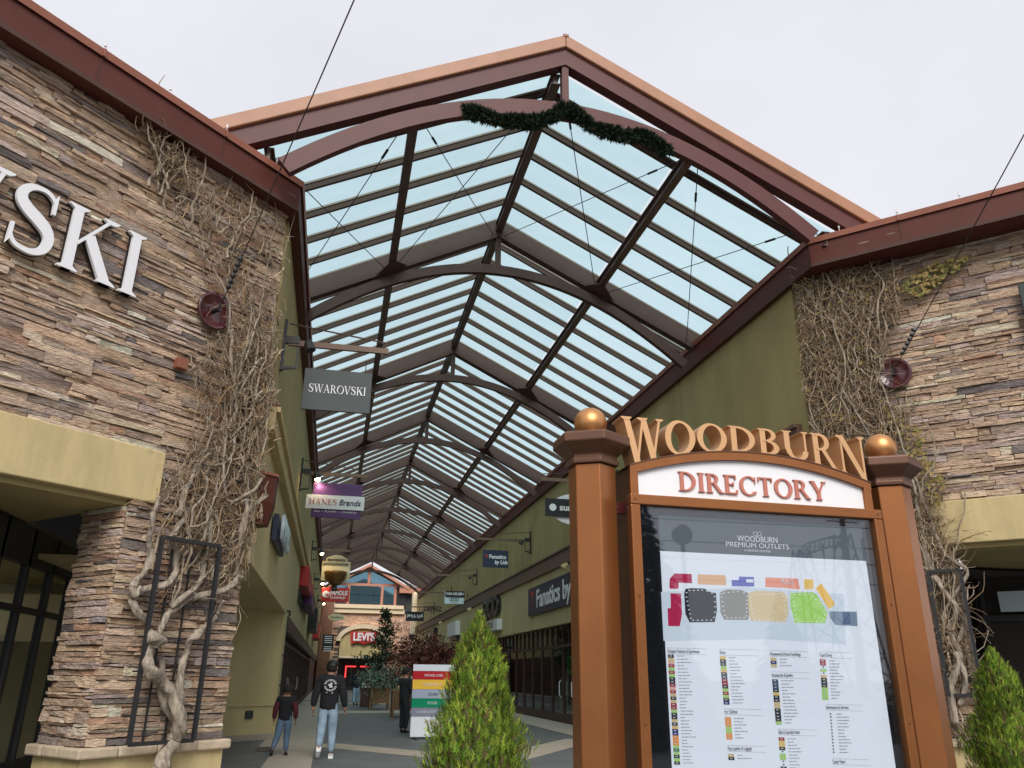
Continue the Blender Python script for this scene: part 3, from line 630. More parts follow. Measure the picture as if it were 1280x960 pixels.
# glazing bars and panes
PW = BAY/8; GZ = .50
def bar_at(y):
    for s in (-1, 1):
        xe = 8.3 if s > 0 else -1.8
        b = MB(); vs = []
        for yy in (y-.032, y+.032): vs += [(XC+s*.02, yy, ZB+GZ-.13), (xe, yy, zb(xe)+GZ-.13), (xe, yy, zb(xe)+GZ-.012), (XC+s*.02, yy, ZB+GZ-.012)]
        b.add(vs, [(0, 1, 2, 3), (7, 6, 5, 4), (0, 4, 5, 1), (1, 5, 6, 2), (2, 6, 7, 3), (3, 7, 4, 0)])
        vs = []
        for yy in (y-.05, y+.05): vs += [(XC+s*.02, yy, ZB+GZ-.011), (xe, yy, zb(xe)+GZ-.011), (xe, yy, zb(xe)+GZ+.03), (XC+s*.02, yy, ZB+GZ+.03)]
        b.add(vs, [(0, 1, 2, 3), (7, 6, 5, 4), (0, 4, 5, 1), (1, 5, 6, 2), (2, 6, 7, 3), (3, 7, 4, 0)], mi=1)
        yield b
ys = []
y = T2
while y > T1+.3: y -= PW; ys.append(y)
ys = sorted(v for v in ys if v > T1+.5); ys = [T1+.15]+ys
full = ys+[T2+PW*k for k in range(int(round((YE-T2)/PW))+1)]
proto = {}
for k, yb in enumerate(full):
    if k == 0: continue
    for s, b in zip((-1, 1), bar_at(full[1])) if not proto else ((-1, None), (1, None)):
        if b: proto[s] = b.build('glazing_bar', ['bar', 'baredge'], CN)
        else: share(proto[s], (0, yb-full[1], 0))
pp = {}
for k in range(len(full)-1):
    y0, y1 = full[k], full[k+1]; std = abs((y1-y0)-PW) < .02
    for s in (-1, 1):
        xe = 8.28 if s > 0 else -1.78; xm = XC+s*2.45
        for j, (xa, xb) in enumerate(((XC+s*.03, xm-s*.015), (xm+s*.015, xe))):
            if std and (s, j) in pp: share(pp[(s, j)][0], (0, y0-pp[(s, j)][1], 0)); continue
            b = MB(); z = GZ; vs = []
            for dz in (0, .012): vs += [(xa, y0+.045, zb(xa)+z+dz), (xb, y0+.045, zb(xb)+z+dz), (xb, y1-.045, zb(xb)+z+dz), (xa, y1-.045, zb(xa)+z+dz)]
            b.add([v_ for v_ in vs[:4]], [(0, 1, 2, 3)])
            o = b.build('glass_pane', 'roofglass', CN)
            if std: pp[(s, j)] = (o, y0)
# tie cables in the first bay
def cable(p, q, r=.009):
    b = MB(); p = Vector(p); q = Vector(q); d = (q-p); b.tube([p, q], r, 5, cap=False); a = p+d*.12; c = p+d*.16; b.tube([a, c], r*2.6, 6); return b.build('tie_rod', 'blackm', CN)
for s in (-1, 1):
    xs = [XC+s*.15, XC+s*2.35, XC+s*2.6, XC+s*4.6]
    for a, c in ((0, 1), (2, 3)):
        cable((xs[a], T1+.1, zb(xs[a])+.12), (xs[c], T2-.1, zb(xs[c])+.12)); cable((xs[c], T1+.1, zb(xs[c])+.12), (xs[a], T2-.1, zb(xs[a])+.12))
# closure strips above the corridor walls
b = MB(); b.bb(-1.85, -1.70, T1+.4, YE, 8.6, zb(-1.8)+.5); b.build('eave_closure', 'fascia', CN)
b = MB(); b.bb(8.30, 8.42, T1+.4, YE, 8.6, zb(8.3)+.48); b.build('eave_closure', 'fascia', CN)
# garland on the front arch
gar = MB()
def needle_tuft(mb, p, d, L, n, cols):
    for _ in range(n):
        dd = (d+Vector((U(-1, 1), U(-1, 1), U(-1, 1)))*.75).normalized()*L*U(.7, 1.1); e = dd.cross(Vector((R(), R(), R()))); e = e.normalized()*L*.16
        c = random.choice(cols); mb.add([p-e, p+e, p+dd], [(0, 1, 2)], c)
gp = [(atY(px, py, T1-.18)) for px, py in ((583, 138), (600, 143), (622, 150), (645, 152), (668, 152), (690, 146), (706, 136), (722, 143), (738, 158), (758, 165), (780, 170), (803, 168), (820, 178), (834, 190))]
for i in range(len(gp)-1):
    for k in range(180):
        t_ = R(); p = gp[i].lerp(gp[i+1], t_); rr = .105+.025*math.sin(i*2.1+t_*3)
        dv = Vector((U(-1, 1), U(-1, 1), U(-1, 1))).normalized(); needle_tuft(gar, p+dv*rr*U(.1, .85), dv, .105, 7, [(.020, .042, .022), (.030, .060, .030), (.014, .03, .018), (.05, .05, .03)])
o = gar.build('garland', 'leaf'); tag(o, 'dark green evergreen garland draped along the top of the front red brown arch', 'garland')

# ------------------------------------------------------------------ cables and wall plates
def wallplate(px, py, o, u, n, label, far):
    c = atP(px, py, o+n*.12, n); t = thing('cable_anchor_plate', label, 'wall plate', c-n*.12, group='round maroon cable anchors on the stone corners')
    v = Z_; b = MB(); N_ = 28; prof = [(0, .045), (.10, .05), (.22, .075), (.265, .115), (.275, .10), (.27, .06), (.22, .0)]
    vs = []; 
    for r_, d_ in prof:
        for j in range(N_): a = 2*PI*j/N_; vs.append(c+u*(r_*math.cos(a))+v*(r_*math.sin(a))+n*(d_-.06))
    fs = [(i*N_+j, i*N_+(j+1) % N_, (i+1)*N_+(j+1) % N_, (i+1)*N_+j) for i in range(len(prof)-1) for j in range(N_)]
    b.add(vs, fs); b.build('dish', 'maroon', t, smooth=True)
    b = MB(); b.tube([c-n*.05, c+n*.14], .035, 8); b.tube([c+n*.10, c+n*.14+Z_*.10], .018, 6); b.build('eye_bolt', 'blackm', t)
    e = Vector(far); s = c+n*.12; d = (e-s)
    cb = MB(); pts = [s+d*(i/12)-Z_*(.25*math.sin(PI*i/12)) for i in range(13)]; cb.tube(pts, .0075, 5, cap=False)
    for k in range(6): a = s+d.normalized()*(.5+.12*k); cb.tube([a, a+d.normalized()*.05], .035, 6)
    ob = cb.build('overhead_cable', 'blackm'); tag(ob, 'thin black cable rising from the '+('left' if px < 600 else 'right')+' stone corner plate over the plaza', 'cable', 'overhead cables')
FARP = (3.5, -5.3, 10.7)
wallplate(267, 389, oL, uL, nL, 'round maroon dish shaped cable plate on the left stone wall beside the vines', FARP)
wallplate(1118, 467, oR, uR, nR, 'round maroon dish shaped cable plate on the right stone wall above the gold ball', FARP)
pl = MB(); pl.tube([(3.5, -5.3, 0), (3.5, -5.3, 10.8)], [.14, .08], 10); o = pl.build('cable_mast', 'blackm'); tag(o, 'plain steel mast behind the viewer that the overhead cables run to', 'mast')
c = atP(226, 455, oL+nL*.1, nL); b = MB(); b.frame_box(c, uL, Z_, nL, -.075, .075, -.075, .075, -.1, .06); o = bevel(b.build('junction_box', 'terracotta'), .008); tag(o, 'small square terracotta coloured box on the left stone wall under the lettering', 'junction box')

# ------------------------------------------------------------------ big white wall letters
WS = thing('wall_sign', 'large white dimensional serif letters on the left stone wall above the tan beam', 'sign', oL+uL*5+Z_*6)
oI = oL-nL*(-.14)
right_dir = -uL
word = 'SWAROVSKI'
lh = .86; zb0 = 6.02
# place so that the final I is centred at s=2.25 and K, S, V follow to the left
ws = [glyph(ch_, .17, .07)[1] for ch_ in word]; sq = .87; pitchs = []; x = 0
for a in ws: pitchs.append(x); x += (a+.07)*lh*sq
total = x-.07*lh*sq
o0 = oL+uL*(2.42+total-.36*lh*sq*.5)+nL*.13+Z_*zb0
for ch_, xx in zip(word, pitchs):
    b = MB(); glyph_mb(b, ch_, o0, -uL, Z_, nL, lh, .045, xx, None, sq, .155, .062)
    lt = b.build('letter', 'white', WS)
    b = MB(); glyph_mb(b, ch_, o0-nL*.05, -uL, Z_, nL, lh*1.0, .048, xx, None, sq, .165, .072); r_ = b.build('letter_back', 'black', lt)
# dark sign at the far right edge of the photo
cs = atP(1266, 362, oR+nR*.2, nR); b = MB(); b.frame_box(oR+nR*.12, uR, Z_, nR, 3.42, 4.8, 6.62, 7.50, 0, .10); o = bevel(b.build('wall_sign', 'slate'), .01); tag(o, 'dark slate rectangular wall sign at the right edge on the stone wall', 'sign')

# ------------------------------------------------------------------ vines
def smooth_path(pts, sub=4):
    pts = [Vector(p) for p in pts]; out = []
    for i in range(len(pts)-1):
        p0 = pts[max(i-1, 0)]; p1 = pts[i]; p2 = pts[i+1]; p3 = pts[min(i+2, len(pts)-1)]
        for k in range(sub):
            t = k/sub; out.append(.5*((2*p1)+(-p0+p2)*t+(2*p0-5*p1+4*p2-p3)*t*t+(-p0+3*p1-3*p2+p3)*t**3))
    out.append(pts[-1]); return out
def stem_px(parent, px, r0, r1, o, n, off, nm='stem', sub=8, knots=()):
    pts = [atP(x, y, o+n*(off+.05*math.sin(i*1.7)), n) for i, (x, y) in enumerate(px)]; pts = smooth_path(pts, sub); k = len(pts)
    pts = [p+Vector((noise.noise(p*5), noise.noise(p*5+Z_*9), noise.noise(p*5+X_*7)))*.035 for p in pts]
    rad = [.75*(r0+(r1-r0)*i/(k-1))*(1+.22*noise.noise(p*6)+sum(1.0*math.exp(-((i/(k-1)-kk)/.04)**2) for kk in knots)) for i, p in enumerate(pts)]
    b = MB(); n_ = 14 if r0 > .04 else 8; b.tube(pts, rad, n_)
    if r0 > .04:
        for i, p in enumerate(pts):
            for j in range(n_):
                q = b.v[i*n_+j]; tw = i*.16; g_ = 1+.15*math.sin(3*(2*PI*j/n_)+tw*2.2)+.10*math.sin(5*(2*PI*j/n_)-tw*1.3)+.10*noise.noise(q*14); b.v[i*n_+j] = p+(q-p)*g_
    return b.build(nm, 'bark', parent, smooth=True)
def inpoly(x, y, P):
    r = False; j = len(P)-1
    for i in range(len(P)):
        if (P[i][1] > y) != (P[j][1] > y) and x < (P[j][0]-P[i][0])*(y-P[i][1])/(P[j][1]-P[i][1])+P[i][0]: r = not r
        j = i
    return r
TW = [(.38, .28, .17), (.30, .21, .12), (.42, .33, .23), (.24, .165, .095), (.16, .115, .075), (.44, .36, .26), (.32, .20, .10), (.20, .14, .09)]
def tangle(parent, polys, o, u, n, count, seedv, nm='tangled_twigs', dmin=.07, dmax=.26, cols=TW):
    rnd = random.Random(seedv); mb = MB()
    for poly, wgt in polys:
        xs = [p[0] for p in poly]; yy = [p[1] for p in poly]; k = 0; want = int(count*wgt)
        while k < want:
            x = rnd.uniform(min(xs), max(xs)); y = rnd.uniform(min(yy), max(yy))
            if not inpoly(x, y, poly): continue
            k += 1; p = atP(x, y, o, n); d0 = rnd.uniform(dmin, dmax); a = PI/2+rnd.gauss(0, .55)+(PI if rnd.random() < .5 else 0)
            L = rnd.uniform(.2, .8) if rnd.random() < .7 else rnd.uniform(.1, .3); ns = 8; st = L/ns; cur = rnd.gauss(0, .25); r0 = rnd.choice([.004, .005, .006, .008, .011]); pts = []; dd = d0
            for i in range(ns+1):
                if (p-o).dot(u) < -.05 and len(pts) > 2: break
                pts.append(p+n*dd); a += cur+rnd.gauss(0, .22); p = p+u*(math.cos(a)*st)+Z_*(math.sin(a)*st); dd = min(dmax+.04, max(.05, dd+rnd.gauss(0, .022)))
            c = rnd.choice(cols); s = rnd.uniform(.75, 1.2); mb.tube(pts, [r0*(1-.6*i/ns) for i in range(len(pts))], 4, (c[0]*s, c[1]*s, c[2]*s), cap=False)
    for poly, wgt in polys:
        xs = [p[0] for p in poly]; yy = [p[1] for p in poly]; k = 0; want = int(count*wgt*.05)
        while k < want:
            x = rnd.uniform(min(xs), max(xs)); y = rnd.uniform(min(yy), max(yy))
            if not inpoly(x, y, poly): continue
            k += 1; p = atP(x, y, o, n)-Z_*.5; a = PI/2+rnd.gauss(0, .15); L = rnd.uniform(.9, 1.7); ns = 16; r0 = rnd.uniform(.011, .021); pts = []; dd = rnd.uniform(.08, .22)
            for i in range(ns+1):
                if (p-o).dot(u) < -.03 and len(pts) > 2: break
                pts.append(p+n*dd); a += rnd.gauss(0, .24)+(PI/2-a)*.2; p = p+u*(math.cos(a)*L/ns)+Z_*(math.sin(a)*L/ns); dd = min(.27, max(.06, dd+rnd.gauss(0, .018)))
            c = rnd.choice([(.32, .26, .19), (.36, .29, .21), (.25, .195, .135)]); mb.tube(pts, [r0*(1-.5*i/ns)*(1+.2*math.sin(i*1.9)) for i in range(len(pts))], 6, c, cap=False)
    return mb.build(nm, 'vine', parent, kind='stuff')
LV = thing('climbing_vine', 'thick twisted bare grey vine climbing the left stone pier through a black trellis', 'vine', oL+uL*.9+nL*.3)
def c6p(l): return [(100+x/3, 640+y/3) for x, y in l]
def c8p(l): return [(200+x/3.43, 400+y/3.43) for x, y in l]
stem_px(LV, c6p([(290, 1010), (305, 960), (320, 900), (352, 855), (376, 800), (366, 740), (345, 685), (310, 640), (272, 600), (256, 560), (265, 505), (292, 460)]), .115, .085, oL, nL, .285, 'trunk', knots=(.97,))
stem_px(LV, c6p([(292, 470), (315, 415), (340, 368), (400, 335), (480, 305), (560, 285), (590, 250), (590, 170), (608, 60), (625, 0), (700, -60)]), .055, .04, oL, nL, .17)
stem_px(LV, c6p([(372, 740), (376, 660), (384, 590), (400, 530), (408, 475), (440, 460), (465, 430), (515, 385), (540, 330)]), .065, .035, oL, nL, .16, knots=(.62,))
stem_px(LV, c6p([(265, 415), (220, 385), (195, 345), (210, 300), (275, 290), (330, 265), (360, 220), (357, 150), (345, 95), (380, 40), (410, -20)]), .06, .045, oL, nL, .16)
stem_px(LV, c6p([(210, 300), (200, 275), (240, 222), (265, 150), (262, 80), (272, 0), (300, -60)]), .055, .035, oL, nL, .16, knots=(.05,))
stem_px(LV, c6p([(335, 350), (400, 312), (440, 270), (462, 200), (480, 140), (490, 60), (505, 0)]), .05, .035, oL, nL, .16)
stem_px(LV, c6p([(515, 290), (510, 240), (490, 190), (483, 120), (490, 40)]), .05, .03, oL, nL, .15)
stem_px(LV, c6p([(300, 560), (310, 700), (350, 800), (330, 870), (322, 960)]), .05, .06, oL, nL, .13)
for l, r in (([(80, 840), (110, 745), (135, 660), (165, 600)], .05), ([(285, 760), (275, 640), (280, 500), (288, 380), (270, 300)], .028), ([(310, 40), (305, 180), (320, 300), (308, 420), (322, 520), (300, 600), (230, 622), (150, 600)], .035),
             ([(430, 160), (380, 240), (330, 330), (337, 420), (328, 500)], .028), ([(440, 300), (400, 360), (385, 460), (342, 560), (362, 700)], .03), ([(440, 680), (385, 740), (310, 780), (250, 740)], .034),
             ([(370, 760), (372, 850), (350, 960)], .04), ([(180, 960), (200, 860), (250, 700), (240, 560), (200, 420)], .024), ([(130, 960), (140, 820), (190, 740), (190, 600)], .026), ([(300, 60), (290, -80), (240, -200), (150, -340), (60, -480)], .022), ([(330, 250), (400, 60), (440, -120), (480, -330)], .02), ([(420, 640), (455, 500), (470, 300), (480, 80), (500, -120)], .018)):
    stem_px(LV, c8p(l), r, r*.6, oL, nL, .2)
polyA = [(172, 165), (205, 170), (240, 225), (290, 245), (335, 300), (350, 300), (343, 440), (333, 520), (318, 560), (300, 600), (265, 560), (280, 470), (265, 350), (235, 300), (180, 215)]
polyB = [(262, 560), (240, 500), (220, 470), (250, 440), (338, 440), (326, 600), (308, 680), (288, 720), (205, 680), (198, 600), (235, 560)]
polyC = [(180, 640), (320, 640), (300, 760), (170, 760)]
tangle(LV, [(polyA, .42), (polyB, .60), (polyC, .04)], oL, uL, nL, 1500, 31)
nst = [(175, 178), (205, 172), (222, 205), (205, 218), (178, 205)]
tangle(LV, [(nst, 1)], oL, uL, nL, 90, 32, 'clump')
RV = thing('climbing_vine', 'dense dry brown vine on the right stone corner behind the directory post', 'vine', oR+uR*.6+nR*.3)
pR1 = [(1000, 350), (1060, 335), (1125, 350), (1122, 400), (1100, 440), (1095, 490), (1060, 560), (1020, 540), (1004, 470)]
pR2 = [(1015, 500), (1095, 480), (1130, 530), (1150, 590), (1165, 650), (1150, 680), (1130, 620), (1080, 560), (1040, 560)]
pR3 = [(1140, 600), (1165, 620), (1195, 700), (1205, 760), (1212, 860), (1190, 890), (1175, 840), (1155, 700)]
tangle(RV, [(pR1, .55), (pR2, .27), (pR3, .13)], oR, uR, nR, 3300, 41)
for l, r in (([(1196, 905), (1190, 860), (1200, 820), (1188, 790), (1196, 760), (1172, 730), (1160, 700), (1150, 650)], .07), ([(1200, 880), (1207, 845), (1195, 812), (1206, 775), (1190, 745), (1210, 715), (1180, 690), (1160, 640)], .05), ([(1150, 650), (1140, 600), (1115, 560), (1080, 520), (1060, 460), (1040, 400)], .035),
             ([(1160, 640), (1130, 560), (1110, 500), (1085, 430), (1090, 370)], .03), ([(1100, 560), (1060, 500), (1030, 440), (1015, 390)], .025)): stem_px(RV, l, r, r*.6, oR, nR, .2)
lf = MB(); rnd = random.Random(8)
for poly, cnt in (([(1120, 360), (1150, 372), (1200, 335), (1215, 318), (1195, 322), (1170, 325), (1140, 345)], 260), ([(1100, 500), (1150, 540), (1180, 600), (1175, 640), (1140, 600)], 160), (pR1, 150)):
    xs = [p[0] for p in poly]; yy = [p[1] for p in poly]; k = 0
    while k < cnt:
        x = rnd.uniform(min(xs), max(xs)); y = rnd.uniform(min(yy), max(yy))
        if not inpoly(x, y, poly): continue
        k += 1; p = atP(x, y, oR+nR*rnd.uniform(.1, .25), nR); a = rnd.uniform(0, 6.28); d = uR*math.cos(a)*.05+Z_*math.sin(a)*.05+nR*rnd.uniform(-.02, .02); e = d.cross(nR)*.5
        c = rnd.choice([(.30, .22, .08), (.24, .20, .06), (.34, .24, .10), (.16, .17, .05)]); lf.add([p-d, p+e, p+d, p-e], [(0, 1, 2, 3)], c)
lf.build('leaves', 'leaf', RV, kind='stuff')
# trellises
def trellis(o, n, u, corners, label):
    t = thing('trellis', label, 'trellis', o+n*.15, group='black iron trellises on the stone piers')
    tn = .27; TL, TR, BR, BL = [atP(x, y, o+n*tn, n) for x, y in corners]
    zt = (TL.z+TR.z)/2; z0 = (BL.z+BR.z)/2; s0 = (TL-o).dot(u); s1 = (TR-o).dot(u); f = lambda s, z: o+n*tn+u*s+Z_*z-Z_*o.z
    for s in (s0, s1): b = MB(); b.bar(f(s, z0), f(s, zt), .045, .045, n); b.build('post', 'blackm', t)
    for z in (z0, zt): b = MB(); b.bar(f(s0, z), f(s1, z), .045, .043, n); b.build('rail', 'blackm', t)
    for k in (1, 2): s = s0+(s1-s0)*k/3; b = MB(); b.bar(f(s, z0)-n*.17, f(s, zt)-n*.17, .02, .02, n); b.build('upright', 'blackm', t)
    for k in range(1, 6): z = z0+(zt-z0)*k/6; b = MB(); b.bar(f(s0, z)-n*.15, f(s1, z)-n*.15, .018, .018, n); b.build('rung', 'blackm', t)
    for s in (s0, s1):
        for z in (z0+.3, zt-.2): b = MB(); b.tube([f(s, z), f(s, z)-n*(tn-.05)], .012, 6); b.build('standoff', 'blackm', t)
trellis(oL, nL, uL, ((203, 672), (275, 682), (240, 930), (163, 926)), 'black iron trellis standing against the left stone pier')
trellis(oR, nR, uR, ((1160, 715), (1200, 712), (1232, 868), (1175, 870)), 'black iron trellis half hidden behind the right directory post')

# ------------------------------------------------------------------ directory kiosk
DL = Vector((1.53, 4.70, 0)); _d = Vector((3.70-1.53, .062, 0)); uD = _d.normalized(); nD = Vector((uD.y, -uD.x, 0))   # nD faces the viewer
KS = thing('directory_sign', 'tall orange bronze outlet directory between two hexagonal posts with gold balls', 'directory sign', DL+uD*1.09)
def kb(u0, u1, z0, z1, n0, n1, nm, m, parent=None, bv=.006):
    b = MB(); b.frame_box(DL, uD, Z_, nD, u0, u1, z0, z1, n0, n1); o = b.build(nm, m, parent or KS)
    return bevel(o, bv) if bv else o
for k, uu in enumerate((0.005, 2.19)):
    c = DL+uD*uu; rot = math.atan2(nD.y, nD.x)
    def hexl(prof, nm, m, par=KS, bv=.006):
        b = MB(); b.lathe(c, prof, 6, None, rot); return bevel(b.build(nm, m, par), bv)
    hexl([(.152, .18), (.152, 2.80)], 'post', 'bronze')
    hexl([(.23, 0), (.23, .14), (.17, .18)], 'post_base', 'bronzedark')
    cp = hexl([(.175, 2.801), (.178, 2.83), (.165, 2.845), (.17, 2.86), (.255, 2.93), (.255, 2.985), (.235, 2.995)], 'post_cap', 'bronzedark')
    b = MB(); b.ball(c+Z_*(3.095), .108, 32); b.build('ball_finial', 'gold', cp, smooth=True)
    b = MB(); b.lathe(c, [(.05, 2.99), (.045, 3.01)], 16); b.build('finial_collar', 'bronzedark', cp)
    s = 1 if k == 0 else -1
    for z in (2.55,):
        b = MB(); b.frame_box(DL, uD, Z_, nD, (.12 if k == 0 else 1.98), (.215 if k == 0 else 2.06), z-.035, z+.035, -.02, .03); b.tube([DL+uD*(uu+s*.145)+nD*.035+Z_*z, DL+uD*(uu+s*.145)+nD*.045+Z_*z], .012, 6); b.build('bracket', 'maroon', KS)
# case and frames
U0, U1 = .212, 1.957
def archz(u): return 2.945-.145*((u-(U0+U1)/2)/((U1-U0)/2))**2
def arch_strip(u0, u1, f0, f1, n0, n1, nm, m, k=28):
    b = MB(); vs = []
    for i in range(k+1):
        a = u0+(u1-u0)*i/k
        for z, n_ in ((f0(a), n0), (f1(a), n0), (f1(a), n1), (f0(a), n1)): vs.append(DL+uD*a+Z_*z+nD*n_)
    fs = []
    for i in range(k):
        for j in range(4): a = i*4+j; c_ = i*4+(j+1) % 4; fs.append((a, a+4, c_+4, c_))
    fs += [(0, 1, 2, 3), tuple(k*4+3-j for j in range(4))]
    b.add(vs, fs); return b.build(nm, m, KS)
arch_strip(U0+.004, U1-.004, lambda a: .45, lambda a: archz(a)-.006, -.14, .10, 'cabinet', 'bronzedark')
arch_strip(U0, U1, lambda a: archz(a)-.052, archz, .101, .135, 'header_arch_frame', 'bronze')
arch_strip(U0-.004, U1+.004, lambda a: archz(a)+.001, lambda a: archz(a)+.009, -.13, .14, 'header_capping', 'bronzedark')
kb(U0, U0+.054, 2.612, archz(U0+.05)-.05, .101, .134, 'header_side_frame', 'bronze'); kb(U1-.054, U1, 2.612, archz(U1-.05)-.05, .101, .134, 'header_side_frame', 'bronze')
arch_strip(U0+.052, U1-.052, lambda a: 2.612, lambda a: archz(a)-.050, .098, .106, 'header_panel', 'white')
kb(U0-.02, U1+.02, 2.548, 2.612, .10, .175, 'door_frame', 'bronze'); kb(U0-.02, U0+.042, .5, 2.547, .10, .174, 'door_frame', 'bronze'); kb(U1-.042, U1+.02, .5, 2.547, .10, .174, 'door_frame', 'bronze'); kb(U0-.02, U1+.02, .44, .499, .10, .175, 'door_frame', 'bronze')
kb(U0+.04, U1-.04, .5, 2.548, .105, .120, 'screen_surround', 'blackglass', bv=0)
# printed sheet
pb = .1215
def PP(px, py): return atP(px, py, DL+nD*pb, nD)
sheet = thing  # placeholder name kept unused
b = MB(); PU0, PU1 = .392, 1.845
b.frame_box(DL, uD, Z_, nD, PU0, PU1, 2.277, 2.497, .1201, .1212, (.115, .135, .15)); b.build('map_header', 'print', KS)
b = MB(); b.frame_box(DL, uD, Z_, nD, PU0, PU1, .62, 2.2765, .1201, .1212, (.76, .78, .82)); SH = b.build('map_sheet', 'print', KS)
mp_ = MB(); LV_ = [0]
def patch(pts, col, z=0.):
    LV_[0] += 1; e = .0003+z+.0000015*LV_[0]
    vs = [PP(*p)+nD*e for p in pts]; mp_.add(vs, [tuple(range(len(vs)))], col)
def zz(l, ox, oy, sc): return [(ox+x/sc, oy+y/sc) for x, y in l]
A = lambda l: zz(l, 820, 680, 6.4)
Bq = lambda l: zz(l, 950, 640, 6.0)
patch(A([(40, 385), (700, 345), (1500, 400), (1520, 800), (900, 760), (60, 775)]), (.60, .655, .71))
crim = (.42, .015, .07); patch(A([(108, 280), (150, 235), (285, 240), (288, 315), (182, 308), (180, 358), (108, 356)]), crim)
patch(A([(115, 394), (200, 396), (208, 560), (190, 658), (98, 657), (92, 515), (118, 512)]), crim)
patch(A([(333, 242), (556, 250), (562, 330), (335, 322)]), (.72, .42, .24)); patch(A([(605, 288), (662, 290), (664, 260), (782, 264), (786, 340), (606, 338)]), (.14, .16, .46)); patch(A([(722, 282), (778, 284), (778, 308), (722, 306)]), (.8, .82, .85), .0001)
patch(A([(235, 360), (285, 352), (390, 356), (420, 380), (480, 392), (488, 530), (470, 625), (270, 628), (235, 560), (225, 400)]), (.02, .024, .03))
patch(A([(515, 385), (570, 364), (680, 368), (745, 395), (752, 540), (735, 608), (545, 606), (515, 545), (508, 400)]), (.27, .26, .235))
patch(Bq([(-90, 610), (-30, 590), (180, 600), (205, 640), (212, 760), (190, 828), (-70, 815), (-85, 740)]), (.66, .52, .30)); patch(Bq([(40, 490), (285, 500), (300, 580), (200, 570), (40, 562)]), (.78, .30, .20)); patch(Bq([(330, 505), (400, 505), (402, 578), (332, 578)]), (.80, .50, .12))
patch(Bq([(418, 572), (460, 535), (565, 690), (518, 730)]), (.82, .48, .10)); patch(Bq([(228, 608), (385, 600), (425, 620), (505, 755), (488, 835), (260, 832), (228, 700)]), (.35, .62, .12)); patch(Bq([(520, 745), (725, 748), (732, 856), (565, 848), (525, 790)]), (.19, .25, .32)); patch(Bq([(615, 748), (670, 748), (680, 845), (625, 842)]), (.05, .10, .19), .0001)
# store unit ticks round every block
rnd = random.Random(3)
def ticks(P_, n_, col=(.75, .77, .8)):
    P_ = [Vector((*p, 0)) for p in P_]; cx = sum(p.x for p in P_)/len(P_); cy = sum(p.y for p in P_)/len(P_)
    for i in range(len(P_)):
        a, c_ = P_[i], P_[(i+1) % len(P_)]; L = (c_-a).length; k = max(1, int(L/5.5))
        for j in range(k):
            q = a.lerp(c_, (j+.5)/k); q = q.lerp(Vector((cx, cy, 0)), .11); patch([(q.x-1.1, q.y-.5), (q.x+1.1, q.y-.45), (q.x+1.1, q.y+.5), (q.x-1.1, q.y+.45)], col, .0002)
ticks(A([(235, 360), (390, 356), (480, 392), (488, 530), (470, 625), (270, 628), (225, 400)]), 8); ticks(A([(515, 385), (680, 368), (745, 395), (735, 608), (545, 606), (508, 400)]), 8)
ticks(Bq([(-90, 610), (180, 600), (212, 760), (190, 828), (-70, 815)]), 8); ticks(Bq([(228, 608), (385, 600), (505, 755), (488, 835), (260, 832)]), 8)
chip = {'k': (.02, .022, .025), 't': (.62, .45, .20), 's': (.75, .40, .28), 'r': (.33, .02, .04), 'g': (.35, .60, .12), 'b': (.03, .06, .11), 'y': (.72, .46, .10), 'o': (.80, .27, .04), 'n': (.03, .035, .16), 'e': (.04, .16, .12)}
def listing(px, py, slope, seq, dy=4.05, w_=7.4, tx=4, tmax=18):
    for i, ch_ in enumerate(seq):
        x = px+slope*i*dy; y = py+i*dy
        if ch_ != '.': patch([(x, y), (x+w_, y+.3), (x+w_+slope*dy, y+dy+.12), (x+slope*dy, y+dy-.1)], chip[ch_]); patch([(x+2, y+1.2), (x+5.2, y+1.3), (x+5.2, y+2.7), (x+2, y+2.6)], (.45, .45, .45), .0001)
        else: patch([(x+3, y+.9), (x+5, y+.9), (x+5, y+2.6), (x+3, y+2.6)], (.1, .1, .12))
        L = rnd.uniform(6, tmax); q = x+w_+tx
        while q < x+w_+tx+L:
            l2 = min(rnd.uniform(1.2, 5.5), x+w_+tx+L-q)
            patch([(q, y+1.35), (q+l2, y+1.45), (q+l2, y+2.55), (q, y+2.45)], (.33, .34, .37)); q += l2+.7
def rule(px, py, L): patch([(px, py), (px+L, py+L*.03), (px+L, py+L*.03+.3), (px, py+.3)], (.3, .3, .33)); patch([(px+1, py+7.4), (px+L+1, py+7.4+L*.03), (px+L+1, py+7.7+L*.03), (px+1, py+7.7)], (.3, .3, .33))
HD = [(834, 809.5, 49, 'Designer Fashions & Sportswear', 40), (899, 811, 50, 'Shoes', 7), (962, 813, 47, 'Housewares & Home Furnishings', 38), (1024, 814.5, 40, 'Food & Dining', 15), (964, 839.5, 48, 'Accessories & Jewelry', 27),
      (905, 885.5, 48, 'For Children', 16), (909, 931.5, 48, 'Fine Leather & Luggage', 30), (972, 911, 49, 'Gifts & Specialty Items', 27), (1032, 880, 46, 'Information & Services', 28), (1040, 948, 47, 'Center Hours', 16)]
for (x, y, L, s, fw) in HD:
    rule(x, y, L); p = PP(x+.5, y+4.4)+nD*.001; ww = (PP(x+fw, y+5)-PP(x, y+4)).length
    text(s, .030, 'black', KS, p, uD, Z_, .0002, 'LEFT', name='section_heading', fit=ww)
listing(834.8, 818, .058, 'ktsrgrgkkrsrtktrrgkktbynnooogegkgk'); listing(899.5, 820, .085, 'ykkgykbrrkgrgkn'); listing(906, 896, .075, 'oooggoo'); listing(910, 942, .07, 'tk'); listing(963, 822, .05, 'tnt')
